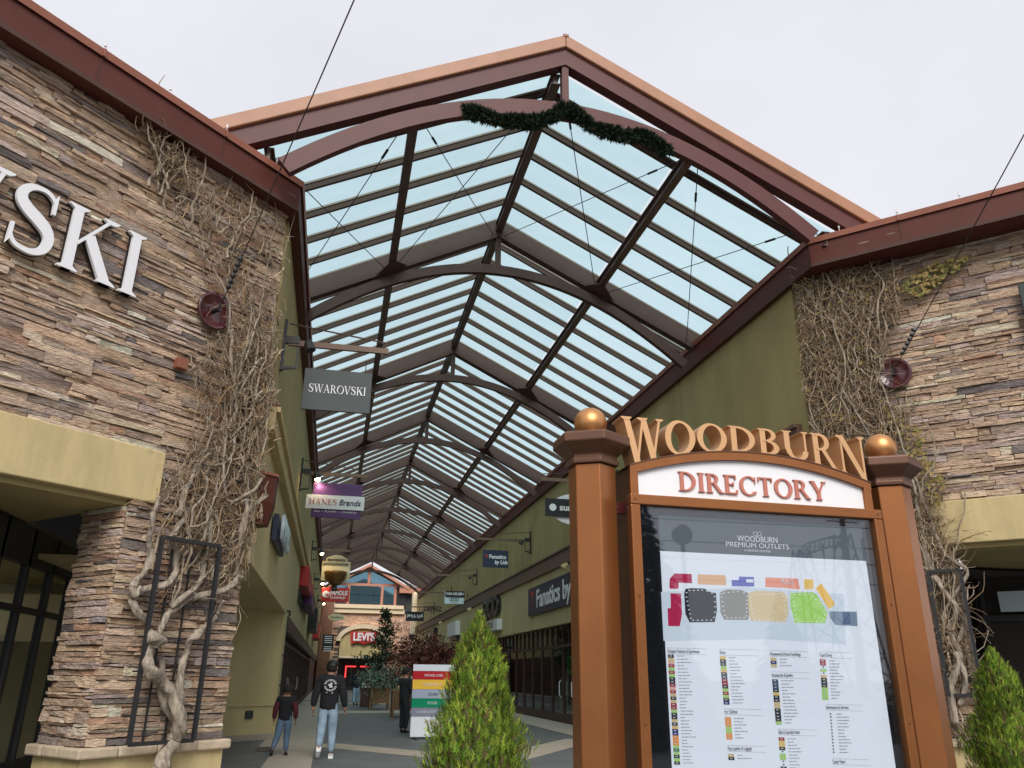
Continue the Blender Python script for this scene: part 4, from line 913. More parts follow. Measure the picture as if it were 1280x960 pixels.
listing(965, 849, .085, 'bbbkykkttkkkkg'); listing(973, 921.5, .075, 'ryyk.gg..k'); listing(1024.5, 824, .07, 'rr.g.tkkkgggg', 3.9); listing(1034, 890.5, .085, '.............', 4.0)
mp_.build('map_print', 'print', SH)
for s, sz, py_, fw in (('WOODBURN', .05, 674.5, 50), ('PREMIUM OUTLETS', .05, 682.3, 78), ('A SIMON CENTER', .02, 688.8, 33)):
    p = PP(947, py_)+nD*.002; ww = (PP(947+fw/2, py_)-PP(947-fw/2, py_)).length; text(s, ww/len(s)*1.45 if len(s) > 8 else .052, 'offwhite', KS, p, uD, Z_, .0003, name='header_lettering', fit=ww)
for dx in (-2.6, 2.6):
    c = PP(946.5+dx, 667.3)+nD*.002; b = MB(); b.tube([c+uD*(.0145*math.cos(a*PI/8))+Z_*(.0125*math.sin(a*PI/8)) for a in range(17)], .0017, 5, cap=False); b.build('ring_emblem', 'offwhite', KS)
for (x, y, l) in ((958, 725, .045), ):
    p = PP(984, 727.5)+nD*.002; text('PLACE', .045, 'offwhite', KS, p, uD, Z_, .0002, name='map_lettering', fit=.085)
kb(U0+.043, U1-.043, .502, 2.546, .140, .144, 'cover_glass', 'poster_glass', bv=0)
for (u_, z_) in ((U0+.01, 2.58), (U1-.01, 2.58), (U0+.01, 2.0), (U0+.01, 1.3), (U1-.01, 2.0), (U1-.01, 1.3)):
    b = MB(); c_ = DL+uD*u_+Z_*z_; b.tube([c_+nD*.172, c_+nD*.179], .007, 8); b.build('screw', 'bronzedark', KS)
# raised lettering
def fitwarp(b0, hgt):
    return None
# DIRECTORY: level line of coral letters
dz = 2.665; e0 = .548; e1 = 1.62
serif_text('DIRECTORY', DL+uD*e0+nD*.107+Z_*dz, uD, Z_, nD, .125, .012, e1-e0, 'coral', KS, separate=True, T=.19, t=.075)
# WOODBURN: letters standing on the arch, taller at the ends
w0, w1 = .185, 1.955; top = 3.125
H0 = .25
def warpW(x, y):
    u_ = w0+x; bz = archz(min(max(u_, U0), U1))+.004; return bz+y*(top-.0-bz)
serif_text('WOODBURN', DL+uD*w0-nD*.03, uD, Z_, nD, H0, .16, w1-w0, 'letter', KS, separate=True, warp=warpW, T=.19, t=.075)

# ------------------------------------------------------------------ conical shrubs by the directory
def arbor(c, h, rad, label, seedv, rb=.62):
    rnd = random.Random(seedv); t = thing('conical_shrub', label, 'shrub', c, group='conical evergreens beside the directory')
    b = MB(); b.tube([c+Z_*.1, c+Z_*(h*.9)], [.035, .008], 7); b.build('trunk', 'bark', t)
    b = MB(); G = [(.17, .27, .025), (.12, .21, .022), (.23, .32, .035), (.09, .16, .018), (.31, .37, .05), (.075, .12, .015), (.13, .08, .04)]
    n = 16000
    for i in range(n):
        f = 1-rnd.random()**.62 if i > 200 else rnd.uniform(.85, 1)   # height fraction, denser below
        z = .30+(h-.30)*f; prof = (1-f)**.72*rad*.97*(1+.13*math.sin(f*23+rnd.random())); prof *= 1-.25*max(0, .12-f)/.12
        th = rnd.uniform(0, 2*PI); lump = 1+.30*noise.noise(Vector((math.cos(th)*2.2, math.sin(th)*2.2, z*4.5+seedv)))*1.4
        rr = prof*lump*rnd.uniform(.55, 1.02); p = c+Vector((math.cos(th)*rr, math.sin(th)*rr, z))
        out = Vector((math.cos(th), math.sin(th), 0)); d = (out*rnd.uniform(.1, .6)+Z_*rnd.uniform(.9, 1.3)+Vector((rnd.gauss(0, .25), rnd.gauss(0, .25), 0))).normalized()
        if f > .93: d = (Z_+out*.25*rnd.random()).normalized()
        side = d.cross(out+Vector((rnd.gauss(0, .6), rnd.gauss(0, .6), rnd.gauss(0, .6)))).normalized(); L = rnd.uniform(.034, .062); cc = rnd.choice(G); s = rnd.uniform(.8, 1.25)*(1+.35*noise.noise(p*6)); cc = (cc[0]*s, cc[1]*s, cc[2]*s)
        b.add([p, p+d*L*.5+side*L*.07, p+d*L, p+d*L*.5-side*L*.07], [(0, 1, 2, 3)], cc)
        for k in range(5):
            q = p+d*L*(.15+.17*k); sg = 1 if k % 2 else -1; e = (d*.75+side*sg*.7+out*rnd.gauss(0, .2)).normalized()*L*(.5-.05*k); wv = e.cross(out).normalized()*L*.055
            b.add([q-wv, q+wv, q+e], [(0, 1, 2)], cc)
    b.build('crown', 'leaf', t)
    p = MB(); p.lathe(c, [(.20, 0), (.27, .30), (.29, .36), (.25, .36), (.24, .31)], 20); p.build('pot', 'brickcol', t)
    return t
arbor(Vector((.81, 4.6, 0)), 1.85, .485, 'bright green conical evergreen shrub standing left of the directory', 3)
arbor(Vector((4.72, 5.2, 0)), 1.74, .50, 'bright green conical evergreen shrub right of the directory at the frame edge', 4)

# ------------------------------------------------------------------ projecting blade signs
def spot(parent, p, dirv, lit=False, power=6):
    b = MB(); d = Vector(dirv).normalized(); b.tube([p, p+d*.05, p+d*.20], [.05, .075, .095], 12); h = b.build('spotlight', 'blackm', parent)
    if lit:
        b = MB(); b.ball(p+d*.215, .075, 14); b.build('bulb', 'lampglow', h)
        l = bpy.data.lights.new('lamp', 'SPOT'); l.energy = power; l.color = (1, .78, .5); l.spot_size = 2.0; l.shadow_soft_size = .06
        o = bpy.data.objects.new('lamp', l); COL.objects.link(o); o.location = p+d*.30; o.rotation_euler = (-d).to_track_quat('Z', 'Y').to_euler()
    return h
def bracket(Y, zb_, xa, xb, label, lit=True, boxlamp=True, power=6):
    s = 1 if xb > xa else -1; t = thing('sign_bracket', label, 'bracket', (xa, Y, zb_), group='wall brackets that carry the blade signs')
    b = MB(); b.bar((xa+s*.10, Y, zb_), (xb, Y, zb_), .06, .10); b.build('arm', 'band' if s < 0 else 'band', t)
    b = MB(); b.bar((xa+s*.08, Y, zb_+.36), (xb-s*.05, Y, zb_+.16), .022, .022); b.bar((xb-s*.05, Y, zb_+.17), (xb-s*.05, Y, zb_+.04), .02, .02, (0, 1, 0)); b.build('stay_rod', 'steel', t)
    b = MB(); b.bb(min(xa, xa+s*.05), max(xa, xa+s*.05), Y-.05, Y+.05, zb_-.52, zb_+.42); b.bar((xa+s*.03, Y, zb_+.05), (xa+s*.28, Y, zb_+.05), .09, .13); b.bar((xa+s*.04, Y, zb_-.48), (xa+s*.26, Y, zb_-.44), .04, .05); b.bar((xa+s*.26, Y, zb_-.46), (xa+s*.28, Y, zb_), .03, .03, (0, 1, 0)); b.build('wall_bracket', 'blackm', t)
    spot(t, Vector((xa+s*.42, Y-.12, zb_+.02)), (s*.35, -.15 if not lit else .02, -1), lit, power)
    return t
def board(name, label, x0, x1, Y, z0, z1, m, th=.05, cat='sign'):
    t = thing(name, label, cat, ((x0+x1)/2, Y, z0), group='blade signs hanging over the walkway'); b = MB(); b.bb(x0, x1, Y-th/2, Y+th/2, z0, z1); bevel(b.build('panel', m, t), .006)
    for x in (x0+.12, x1-.12): b = MB(); b.tube([(x, Y, z1), (x, Y, z1+.22)], .008, 5); b.build('hanger', 'blackm', t)
    return t
def face(Y, x, z, th=.05): return Vector((x, Y-th/2-.004, z))
bracket(13.06, 6.90, XL, .56, 'brown sign arm with unlit spotlight above the dark grey blade sign', False)
t = board('blade_sign', 'dark slate blade sign with thin white lettering, nearest on the left wall', -.83, .31, 13.06, 5.72, 6.46, 'slate')
serif_text('SWAROVSKI', face(13.06, -.74, 6.03), X_, Z_, -Y_, .15, .006, .96, 'white', t, T=.13, t=.05)
bracket(22.5, 6.86, XL, .60, 'brown sign arm with a lit lamp above the purple blade sign', True, power=14)
t = board('blade_sign', 'purple blade sign crossed by a white band, under a lit spotlight', -.86, .50, 22.5, 5.62, 6.60, 'purple')
b = MB(); b.bb(-1.02, .58, 22.44, 22.47, 5.86, 6.25); b.build('band_panel', 'offwhite', t)
serif_text('HANES', Vector((-.94, 22.435, 5.98)), X_, Z_, -Y_, .16, .006, .76, 'coral', t, T=.17, t=.07)
text('Brands', .23, 'navysign', t, Vector((.17, 22.43, 6.05)), X_, Z_, .004, shear=.25, bold=.003, fit=.60)
text('BALI  +  PLAYTEX  +  CHAMPION', .07, 'offwhite', t, Vector((-.20, 22.47, 5.79)), X_, Z_, .003, fit=1.15)
bracket(37.5, 6.86, XL, .5, 'brown sign arm with a lit lamp above the kettle shaped sign', True, power=14)
# kettle sign
Yk = 38.
t = board('blade_sign', 'cream confectionery sign with a big bronze copper kettle, third on the left wall', -.72, .56, Yk, 5.55, 6.42, 'oldcream')
b = MB(); b.prism([(-.5, 0)]+[(-.48+.96*i/14, .18+.16*math.sin(PI*i/14)) for i in range(15)]+[(.5, 0)], Vector((-.08, Yk, 6.38)), X_, Z_, -Y_, -.02, .03); b.build('arched_top', 'oldcream', t)
b = MB(); b.lathe((-.08, Yk-.12, 5.30), [(.08, 0), (.20, .06), (.40, .26), (.50, .50), (.52, .62), (.50, .66), (.46, .62)], 24); b.build('kettle', 'kettle', t, smooth=True)
b = MB(); b.lathe((-.08, Yk-.12, 5.10), [(.22, 0), (.14, .05), (.10, .22)], 16); b.build('kettle_stand', 'blackm', t)
text('ROCKY MOUNTAIN', .13, 'blackm', t, Vector((-.08, Yk-.05, 6.48)), X_, Z_, .004, fit=.8, bold=.004); text('CHOCOLATE FACTORY', .15, 'blackm', t, Vector((-.08, Yk-.05, 6.28)), X_, Z_, .004, fit=1.16, bold=.004)
bracket(46., 6.40, XL, .5, 'brown sign arm with a lit lamp above the red blade sign', True, power=14)
t = board('blade_sign', 'red shoe shop blade sign with white italic lettering, below the kettle sign', -.75, .74, 46., 5.28, 6.02, 'red')
text('FAMOUS', .34, 'white', t, face(46, .17, 5.73), X_, Z_, .004, shear=.15, bold=.01, fit=.95); text('footwear', .26, 'white', t, face(46, .13, 5.50), X_, Z_, .004, fit=.86, shear=.1)
b = MB(); b.prism([(-.24+.20*math.cos(a*PI/10)*(1 if a < 20 else 1), .18*math.sin(a*PI/10)) for a in range(20)], Vector((-.28, 45.965, 5.66)), X_, Z_, -Y_, 0, .006); b.build('white_roundel', 'white', t)
b = MB(); b.prism([(-.24+.20, .0), (-.14, -.10), (-.30, -.13), (-.18, -.02), (-.34, .02), (-.2, .04)], Vector((-.28, 45.96, 5.66)), X_, Z_, -Y_, 0, .006); b.build('roundel_swoosh', 'red', t)
bracket(59., 6.35, XL, .7, 'farthest brown sign arm on the left wall above the oval sign', True, power=14)
t = thing('blade_sign', 'pale oval blade sign, farthest on the left wall', 'sign', (.2, 59, 5), group='blade signs hanging over the walkway')
b = MB(); b.prism([(.58*math.cos(a*PI/14), .24*math.sin(a*PI/14)) for a in range(28)], Vector((.20, 59, 5.27)), X_, Z_, -Y_, 0, .05); b.build('panel', 'oldcream', t)
text('Pendleton', .2, 'slate', t, Vector((.20, 58.94, 5.27)), X_, Z_, .003, fit=.8)
# right hand wall
def rbr(Y, lbl): bracket(Y, 6.95, XR, 5.6, lbl, False)
rbr(21.9, 'brown sign arm on the right wall directly behind the left directory post')
t = thing('blade_sign', 'black banner sign over a pale oval, partly hidden behind the left directory post', 'sign', (6.6, 21.9, 5.6), group='blade signs hanging over the walkway')
b = MB(); b.prism([(.80*math.cos(a*PI/16), .46*math.sin(a*PI/16)) for a in range(32)], Vector((6.66, 21.93, 6.10)), X_, Z_, -Y_, 0, .05); b.build('oval_panel', 'offwhite', t)
b = MB(); b.bb(5.70, 7.62, 21.82, 21.87, 5.86, 6.38); b.build('panel', 'black', t)
b = MB(); b.prism([(.105*math.cos(a*PI/10), .105*math.sin(a*PI/10)) for a in range(20)], Vector((5.92, 21.815, 6.12)), X_, Z_, -Y_, 0, .006); b.build('white_dot', 'white', t)
text('sunglass hut', .26, 'white', t, Vector((6.12, 21.81, 6.12)), X_, Z_, .004, 'LEFT', bold=.006, fit=1.35)
rbr(33., 'brown sign arm above the navy blade sign on the right wall')
t = board('blade_sign', 'navy blade sign with red flag mark and white lettering on the right wall', 5.90, 6.99, 33., 5.78, 6.50, 'navysign')
text('Fanatics', .22, 'white', t, face(33, 6.53, 6.22), X_, Z_, .004, bold=.006, fit=.72); text('by Lids', .22, 'white', t, face(33, 6.68, 6.00), X_, Z_, .004, bold=.006, shear=.15, fit=.55)
def flagmark(o, s, t, u=X_, n=-Y_):
    b = MB(); b.prism([(-.5*s, .5*s), (.5*s, .42*s), (.30*s, .18*s), (-.12*s, .12*s)], o, u, Z_, n, 0, .006); b.prism([(-.12*s, .02*s), (.18*s, .06*s), (.05*s, -.12*s), (.0*s, -.55*s), (-.12*s, -.2*s)], o, u, Z_, n, 0, .0065); b.build('flag_mark', 'red', t)
flagmark(face(33, 6.06, 6.22), .17, t)
rbr(46.3, 'brown sign arm above the black and pale blue blade sign on the right wall')
t = board('blade_sign', 'blade sign half black and half pale blue on the right wall', 6.18, 7.30, 46.8, 5.40, 6.10, 'paleblue')
b = MB(); b.bb(6.21, 7.33, 46.74, 46.77, 5.78, 6.12); b.build('upper_panel', 'black', t)
text('VAN HEUSEN', .2, 'white', t, Vector((6.77, 46.73, 5.95)), X_, Z_, .004, bold=.004, fit=1.0); text('IZOD', .24, 'black', t, face(46.8, 6.74, 5.64), X_, Z_, .004, bold=.006, fit=.55); text('GOLF', .12, 'black', t, face(46.8, 6.74, 5.48), X_, Z_, .004, fit=.4)
rbr(56.8, 'brown sign arm above the thin bronze lettered sign on the right wall')
t = thing('blade_sign', 'slim dark bronze cut out letter sign far along the right wall', 'sign', (6.6, 56.8, 5.6), group='blade signs hanging over the walkway')
b = MB(); b.bb(6.0, 7.35, 56.78, 56.84, 5.68, 5.73); b.bb(6.0, 7.35, 56.78, 56.84, 5.98, 6.02); b.build('panel', 'dbrown', t); text('ZUMIEZ', .34, 'dbrown', t, Vector((6.68, 56.75, 5.86)), X_, Z_, .02, bold=.012, fit=1.3)
bracket(66.5, 6.7, XR, 5.6, 'farthest brown sign arm on the right wall', False)
t = board('blade_sign', 'black blade sign with jumbled white letters, farthest on the right wall', 5.75, 7.20, 67., 5.62, 6.36, 'black')
for i, ch_ in enumerate('PHILIPS'): text(ch_, .34, 'white', t, face(67, 5.93+i*.185, 6.0+.05*math.sin(i*2.3)), X_, Z_, .004, bold=.008)

# ------------------------------------------------------------------ wall mounted signs
def rwall(name, label, Y0, Y1, z0, z1, m, th=.10, face_x=XR):
    t = thing(name, label, 'sign', (face_x, Y0, z0)); b = MB(); b.bb(face_x-th, face_x-.002, Y0, Y1, z0, z1); bevel(b.build('panel', m, t), .01); return t
mY = -Y_
t = rwall('wall_sign', 'long navy wall sign with white lettering and red flag on the right store front', 24.2, 33.1, 3.86, 4.95, 'navysign')
text('Fanatics by Lids', .95, 'white', t, Vector((XR-.106, 28.2, 4.40)), mY, Z_, .006, bold=.02, fit=6.9)
flagmark(Vector((XR-.106, 32.35, 4.48)), .62, t, mY, -X_)
t = thing('wall_sign', 'black letter sign above a white box on the right wall behind the shrub tip', 'sign', (XR, 40, 3.9))
text('IZOD', 1.3, 'black', t, Vector((XR-.12, 41.3, 4.75)), mY, Z_, .08, bold=.05, fit=4.2); b = MB(); b.bb(XR-.26, XR-.002, 38.9, 44.2, 3.62, 4.12); bevel(b.build('box', 'offwhite', t), .01)
text('GOLF', .42, 'black', t, Vector((XR-.265, 40.6, 3.88)), mY, Z_, .004, bold=.01, fit=1.5)
t = rwall('wall_sign', 'small white box sign farther along the right wall', 52.2, 56.0, 3.95, 4.80, 'offwhite', .32)
b = MB(); b.bb(XR-.2, XR-.002, 52.4, 54.6, 3.65, 3.93); b.build('letters_below', 'black', t)
t = rwall('wall_sign', 'black and white wall sign just above the red leaved tree', 63.8, 69.0, 3.9, 5.0, 'black', .30)
b = MB(); b.prism([(0, 0), (2.4, 0), (1.6, .35), (2.4, .8), (.8, .5)], Vector((XR-.305, 68.2, 3.95)), mY, Z_, -X_, 0, .01); b.build('white_mark', 'white', t)
for Y in (26.8, 47, 60):
    t = thing('floodlight', 'small tan floodlight under the brown band, '+{26.8: 'right above the navy wall sign', 47: 'midway along the right wall', 60: 'far along the right wall'}[Y], 'floodlight', (XR-.1, Y, 5.2), group='floodlights under the right belt band')
    b = MB(); b.tube([(XR-.02, Y, 5.26), (XR-.22, Y, 5.16)], .03, 6); b.build('stem', 'blackm', t); b = MB(); b.tube([(XR-.20, Y, 5.20), (XR-.38, Y, 5.05)], [.07, .12], 10); b.build('head', 'tan', t)
for Y, z in ((26.5, 6.1), (49.5, 6.2)):
    b = MB(); b.tube([(XR, Y, z), (XR-.07, Y, z-.02)], [.06, .05], 8); b.tube([(XR-.06, Y, z-.02), (XR-.07, Y, z-.18)], .02, 6); o = b.build('wall_spout', 'blackm'); tag(o, 'small dark spout on the right upper wall '+('near the oval sign' if Y < 30 else 'beyond the navy blade sign'), 'spout')
def lwall(name, label, Y0, Y1, z0, z1, m, th=.12):
    t = thing(name, label, 'sign', (XL, Y0, z0)); b = MB(); b.bb(XL+.002, XL+th, Y0, Y1, z0, z1); bevel(b.build('panel', m, t), .01); return t
# half hexagonal metal wall box
t = thing('wall_lantern', 'red brown faceted metal wall box on the left wall just past the vines', 'wall lantern', (XL, 12.6, 3.7))
def hexbox(z0, z1, r0, r1):
    vs = []; yc = 12.35
    for r_, z in ((r0, z0), (r1, z1)):
        for a in (-1, -.5, .5, 1): vs.append((XL+.002+(r_*.62 if abs(a) < 1 else 0), yc+a*r_, z))
    return vs
b = MB(); b.add(hexbox(3.62, 3.92, .26, .36), [(0, 1, 5, 4), (1, 2, 6, 5), (2, 3, 7, 6), (3, 2, 1, 0), (4, 5, 6, 7), (0, 4, 7, 3)]); b.build('lower_body', 'fascia', t)
b = MB(); b.add(hexbox(3.922, 4.33, .36, .38), [(0, 1, 5, 4), (1, 2, 6, 5), (2, 3, 7, 6), (3, 2, 1, 0), (4, 5, 6, 7), (0, 4, 7, 3)]); b.build('upper_body', 'fascia', t)
b = MB(); b.add(hexbox(4.332, 4.37, .41, .41), [(0, 1, 5, 4), (1, 2, 6, 5), (2, 3, 7, 6), (3, 2, 1, 0), (4, 5, 6, 7), (0, 4, 7, 3)]); b.build('lid', 'copper', t)
t = thing('wall_sign', 'blue and white channel letter sign on the left wall beyond the red brown box', 'sign', (XL, 15, 3.8))
text('HANES', .62, 'paleblue', t, Vector((XL+.20, 16.1, 4.05)), Y_, Z_, .03, bold=.01, fit=2.1); b = MB(); b.bb(XL+.03, XL+.12, 14.9, 17.3, 3.82, 4.28); b.build('letter_backing', 'navysign', t)
t = lwall('wall_sign', 'red sign box with a flame like outline high on the left wall', 28.4, 36.5, 4.35, 5.0, 'red', .30)
b = MB(); b.bb(XL+.05, XL+.36, 32.5, 38.5, 4.05, 4.5); b.build('lower_panel', 'purple', t)
t = thing('wall_sign', 'dark metal letters under the red sign box on the left wall', 'sign', (XL, 28, 3.7)); text('OUTLET', .6, 'blackm', t, Vector((XL+.06, 30.5, 3.95)), Y_, Z_, .03, fit=5)
lwall('wall_sign', 'black rounded sign box with white edge on the left wall', 42, 47, 3.6, 4.6, 'black', .45); lwall('wall_sign', 'small red sign box far along the left wall', 55, 60, 3.7, 4.6, 'red', .40)
b = MB(); b.tube([(XL, 22.9, 3.12), (XL+.08, 22.9, 3.12), (XL+.08, 22.9, 3.0)], .03, 8); o = b.build('pipe_outlet', 'blackm'); tag(o, 'short dark pipe stub on the left wall above the dark storefront', 'pipe')
for z in (1.25, 2.0):
    b = MB(); b.tube([(XF+.10, 23.05, z), (XF+.22, 23.05, z)], .035, 8); o = b.build('hose_valve', 'slate'); tag(o, ('lower' if z < 1.5 else 'upper')+' small pipe fitting on the left wall pier beside the dark storefront', 'valve')

# ------------------------------------------------------------------ store closing the far end of the walkway
YL = 84.
LS = thing('far_store_building', 'far end store with arched cream entrance, red sign and blue gable windows', 'building', (3.2, YL, 0))
def lb(x0, x1, y0, y1, z0, z1, nm, m, par=None): b = MB(); b.bb(x0, x1, y0, y1, z0, z1); return b.build(nm, m, par or LS)
rnd = random.Random(77); st = []; bk = MB(); bk.bb(-1.4, .80, YL+.1, YL+.5, 0, 7.3); bk.bb(5.3, 7.7, YL+.1, YL+.5, 0, 7.3); bk.bb(.80, 5.3, YL+.1, YL+.5, 3.2, 7.3); bk.build('facade_backing', 'mortar', LS)
z = 0.; sm = MB()
while z < 7.28:
    h = rnd.choice([.10, .14, .18, .22]); h = min(h, 7.3-z)
    x = -1.4
    while x < 7.7:
        l = rnd.uniform(.3, .9); x1 = min(x+l, 7.7)
        if not (x1 > .82 and x < 5.28 and z < 5.9 and z+h > 0 and (z < 3.2 or True)) :
            c = rnd.choice(PAL[:10]); s = rnd.uniform(.95, 1.25); pr = rnd.uniform(.02, .07)
            sm.bb(x+.008, x1-.008, YL+.1-pr, YL+.12, z+.006, z+h-.006, (c[0]*s*1.5, c[1]*s*1.3, c[2]*s*1.3))
        x = x1
    z += h
sm.build('stonework', 'farstone', LS, kind='stuff')
# arched tan panel
b = MB(); b.prism([(.82, 3.2), (5.28, 3.2), (5.28, 4.6)]+[(3.05+2.23*math.cos(PI*i/20), 4.6+1.25*math.sin(PI*i/20)) for i in range(1, 20)]+[(.82, 4.6)], Vector((0, YL, 0)), X_, Z_, -Y_, .0, .06); b.build('arch_panel', 'tan', LS)
b = MB(); vs = []; k = 24
for i in range(k+1):
    a = PI*i/k
    for r1, r2, yy in ((2.20, 1.22, -.30), (2.62, 1.62, -.30), (2.62, 1.62, .05), (2.20, 1.22, .05)): vs.append((3.05+r1*math.cos(a), YL-.06+yy, 4.6+r2*math.sin(a)))
fs = [(i*4+j, i*4+(j+1) % 4, (i+1)*4+(j+1) % 4, (i+1)*4+j) for i in range(k) for j in range(4)]; b.add(vs, fs); b.build('arch_moulding', 'cream', LS)
lb(.82, 5.28, YL-.12, YL-.061, 3.0, 3.2, 'lintel', 'cream')
lb(.8, 5.3, YL+2.5, YL+2.6, 0, 3.2, 'entrance_back', 'black'); lb(.8, 5.3, YL+.5, YL+2.5, 3.0, 3.1, 'entrance_soffit', 'interior')
for x in (1.0, 2.1, 3.2, 4.3, 5.1): lb(x, x+.08, YL+1.0, YL+1.08, 0, 3.0, 'door_mullion', 'blackm')
lb(1.55, 1.67, YL+.9, YL+.94, 1.2, 2.3, 'red_neon_strip', 'neon'); lb(1.67, 2.6, YL+.9, YL+.94, 2.18, 2.3, 'red_neon_strip', 'neon'); lb(3.0, 4.1, YL+.9, YL+.94, 2.18, 2.3, 'red_neon_strip', 'neon')
# red batwing shaped sign
t = thing('wall_sign', 'red sign with white lettering and a curved lower edge over the far arched entrance', 'sign', (3.1, YL-.2, 4.4))
b = MB(); b.prism([(1.75, 5.50), (4.45, 5.50), (4.32, 4.28)]+[(4.32-2.4*i/16, 4.30+.20*abs(math.sin(2*PI*i/16*1.0))*(1 if 0 < i < 16 else 0)) for i in range(1, 16)]+[(1.92, 4.28)], Vector((0, YL-.30, 0)), X_, Z_, -Y_, 0, .14); b.build('panel', 'red', t)
text("LEVI'S", 1.0, 'white', t, Vector((3.1, YL-.45, 4.98)), X_, Z_, .03, bold=.04, fit=2.1)
# cornice
b = MB()
for (x0, x1, z0, z1, o_) in ((-.9, 7.0, 7.3, 7.75, .25), (-1.0, 6.9, 7.752, 8.1, .45)): b.bb(x0, x1, YL-o_, YL+.5, z0, z1)
b.build('cornice', 'cream', LS)
# gable window wall
YW = YL+.6
GX, GZ0 = 3.25, 12.2
lb(-1.0, 7.2, YW+.06, YW+.4, 8.1, 10.0, 'clerestory_backing', 'black')
for x in (-.55, 1.15, 4.55, 5.9): b = MB(); b.bb(x, x+.26, YW-.08, YW+.05, 8.1, 10.25); b.build('window_post', 'salmon', LS)
lb(-.8, 6.3, YW-.06, YW+.05, 8.10, 8.22, 'window_rail', 'salmon'); lb(-.8, 6.3, YW-.07, YW+.05, 10.05, 10.30, 'window_rail', 'salmon')
for (x0, x1) in ((-.28, 1.14), (1.42, 2.22), (2.27, 3.80), (3.85, 4.54), (4.82, 5.89)):
    for (z0, z1) in ((8.24, 9.12), (9.16, 10.04)): lb(x0, x1, YW-.01, YW+.02, z0, z1, 'glass_pane', 'blueglass')
for s, pts in ((-1, [(.2, 10.32), (3.10, 10.32), (3.10, 11.55)]), (1, [(3.42, 10.32), (6.2, 10.32), (3.42, 11.55)])):
    b = MB(); b.prism(pts if s < 0 else [pts[0], pts[1], pts[2]], Vector((0, YW, 0)), X_, Z_, -Y_, -.02, .01); b.build('gable_pane', 'blueglass', LS)
b = MB(); b.prism([(-.4, 10.3), (6.9, 10.3), (GX, 12.0)], Vector((0, YW+.1, 0)), X_, Z_, -Y_, 0, .03); b.build('gable_backing', 'black', LS)
lb(3.12, 3.40, YW-.09, YW+.04, 10.3, 11.8, 'gable_post', 'salmon')
for s in (-1, 1):
    b = MB(); vs = []
    xe = GX+s*4.1; ze = GZ0-2.25
    for yy in (YW-.9, YW+9): vs += [(GX, yy, GZ0-.28), (xe, yy, ze-.28), (xe, yy, ze), (GX, yy, GZ0)]
    b.add(vs, [(0, 1, 2, 3), (7, 6, 5, 4), (0, 4, 5, 1), (1, 5, 6, 2), (2, 6, 7, 3), (3, 7, 4, 0)]); b.build('roof', 'salmon', LS)
lb(6.3, 9.2, YW+.3, YW+6, 7.3, 9.9, 'side_wall', 'slate')
b = MB(); b.add([(6.4, YW-.8, 9.4), (13, YW-.8, 9.4), (13, YW+8, 9.4), (6.4, YW+8, 9.4), (6.4, YW-.8, 9.95), (13, YW-.8, 9.95), (13, YW+8, 9.95), (6.4, YW+8, 9.95)], [(3, 2, 1, 0), (4, 5, 6, 7), (0, 1, 5, 4), (1, 2, 6, 5), (2, 3, 7, 6), (3, 0, 4, 7)]); b.build('hip_fascia', 'salmon', LS)
b = MB(); b.add([(6.3, YW-.9, 9.952), (13.1, YW-.9, 9.952), (13.1, YW+8, 9.952), (6.3, YW+8, 9.952), (9.6, YW+2.5, 11.4)], [(0, 1, 4), (1, 2, 4), (2, 3, 4), (3, 0, 4), (3, 2, 1, 0)]); b.build('hip_roof', 'tealroof', LS)
b = MB(); b.bb(7.55, 9.3, 80.6, 82.2, 0, 9.2); b.build('corner_tower', 'cream', LS); b = MB(); b.tube([(7.75, 80.5, 0), (7.75, 80.5, 9.0)], .32, 12); b.build('round_column', 'cream', LS)
b = MB(); b.bb(-1.2, -.05, 81.5, 83.5, 0, 8.2); b.build('brick_column', 'brickcol', LS); lb(-5, 0, 83.6, 84, 0, 9, 'side_wall', 'tan')
t = thing('store_directory_panel', 'tall black panel with pale list lettering on the far left brick column', 'sign', (-.3, 78, 3)); x0 = atY(404, 793, 78); x1 = atY(416, 813, 78)
b = MB(); b.bb(x0.x, x1.x, 77.95, 78.02, x1.z, x0.z); b.build('panel', 'black', t)
b = MB()
for i in range(8):
    if i in (4,): continue
    z = x0.z-.16-i*.18; b.bb(x0.x+.15, x1.x-.15, 77.93, 77.94, z-.045, z+.03)
b.build('list_lines', 'offwhite', t, kind='stuff')
t = thing('hanging_panel', 'small black hanging panel at the far end of the right wall', 'sign', (6, 76, 5)); x0 = atY(511, 793, 74); x1 = atY(521, 800, 74); b = MB(); b.bb(x0.x, x1.x, 73.95, 74.02, x1.z, x0.z); b.build('panel', 'black', t)

# ------------------------------------------------------------------ broadleaf plants
def leafcloud(mb, c, rx, ry, rz, n, size, cols, rnd, shell=.45, lump=.3, keep=None):
    k = 0
    while k < n:
        v = Vector((rnd.gauss(0, 1), rnd.gauss(0, 1), rnd.gauss(0, 1))).normalized(); r_ = (shell+(1-shell)*rnd.random()); r_ *= 1+lump*noise.noise(v*2.2+Vector(c)*.7)*1.5
        p = Vector((c[0]+v.x*rx*r_, c[1]+v.y*ry*r_, c[2]+v.z*rz*r_))
        if noise.noise(p*3.1) < -.18: k += .25; continue
        if keep and not keep(p): k += .05; continue
        k += 1; s = size*rnd.uniform(.6, 1.3); d = Vector((rnd.gauss(0, 1), rnd.gauss(0, 1), rnd.gauss(0, 1))).normalized()*s; e = d.cross(Vector((rnd.random(), rnd.random(), rnd.random()))).normalized()*s*.45
        cc = rnd.choice(cols); q = rnd.uniform(.7, 1.3); mb.add([p-d, p+e, p+d, p-e], [(0, 1, 2, 3)], (cc[0]*q, cc[1]*q, cc[2]*q))
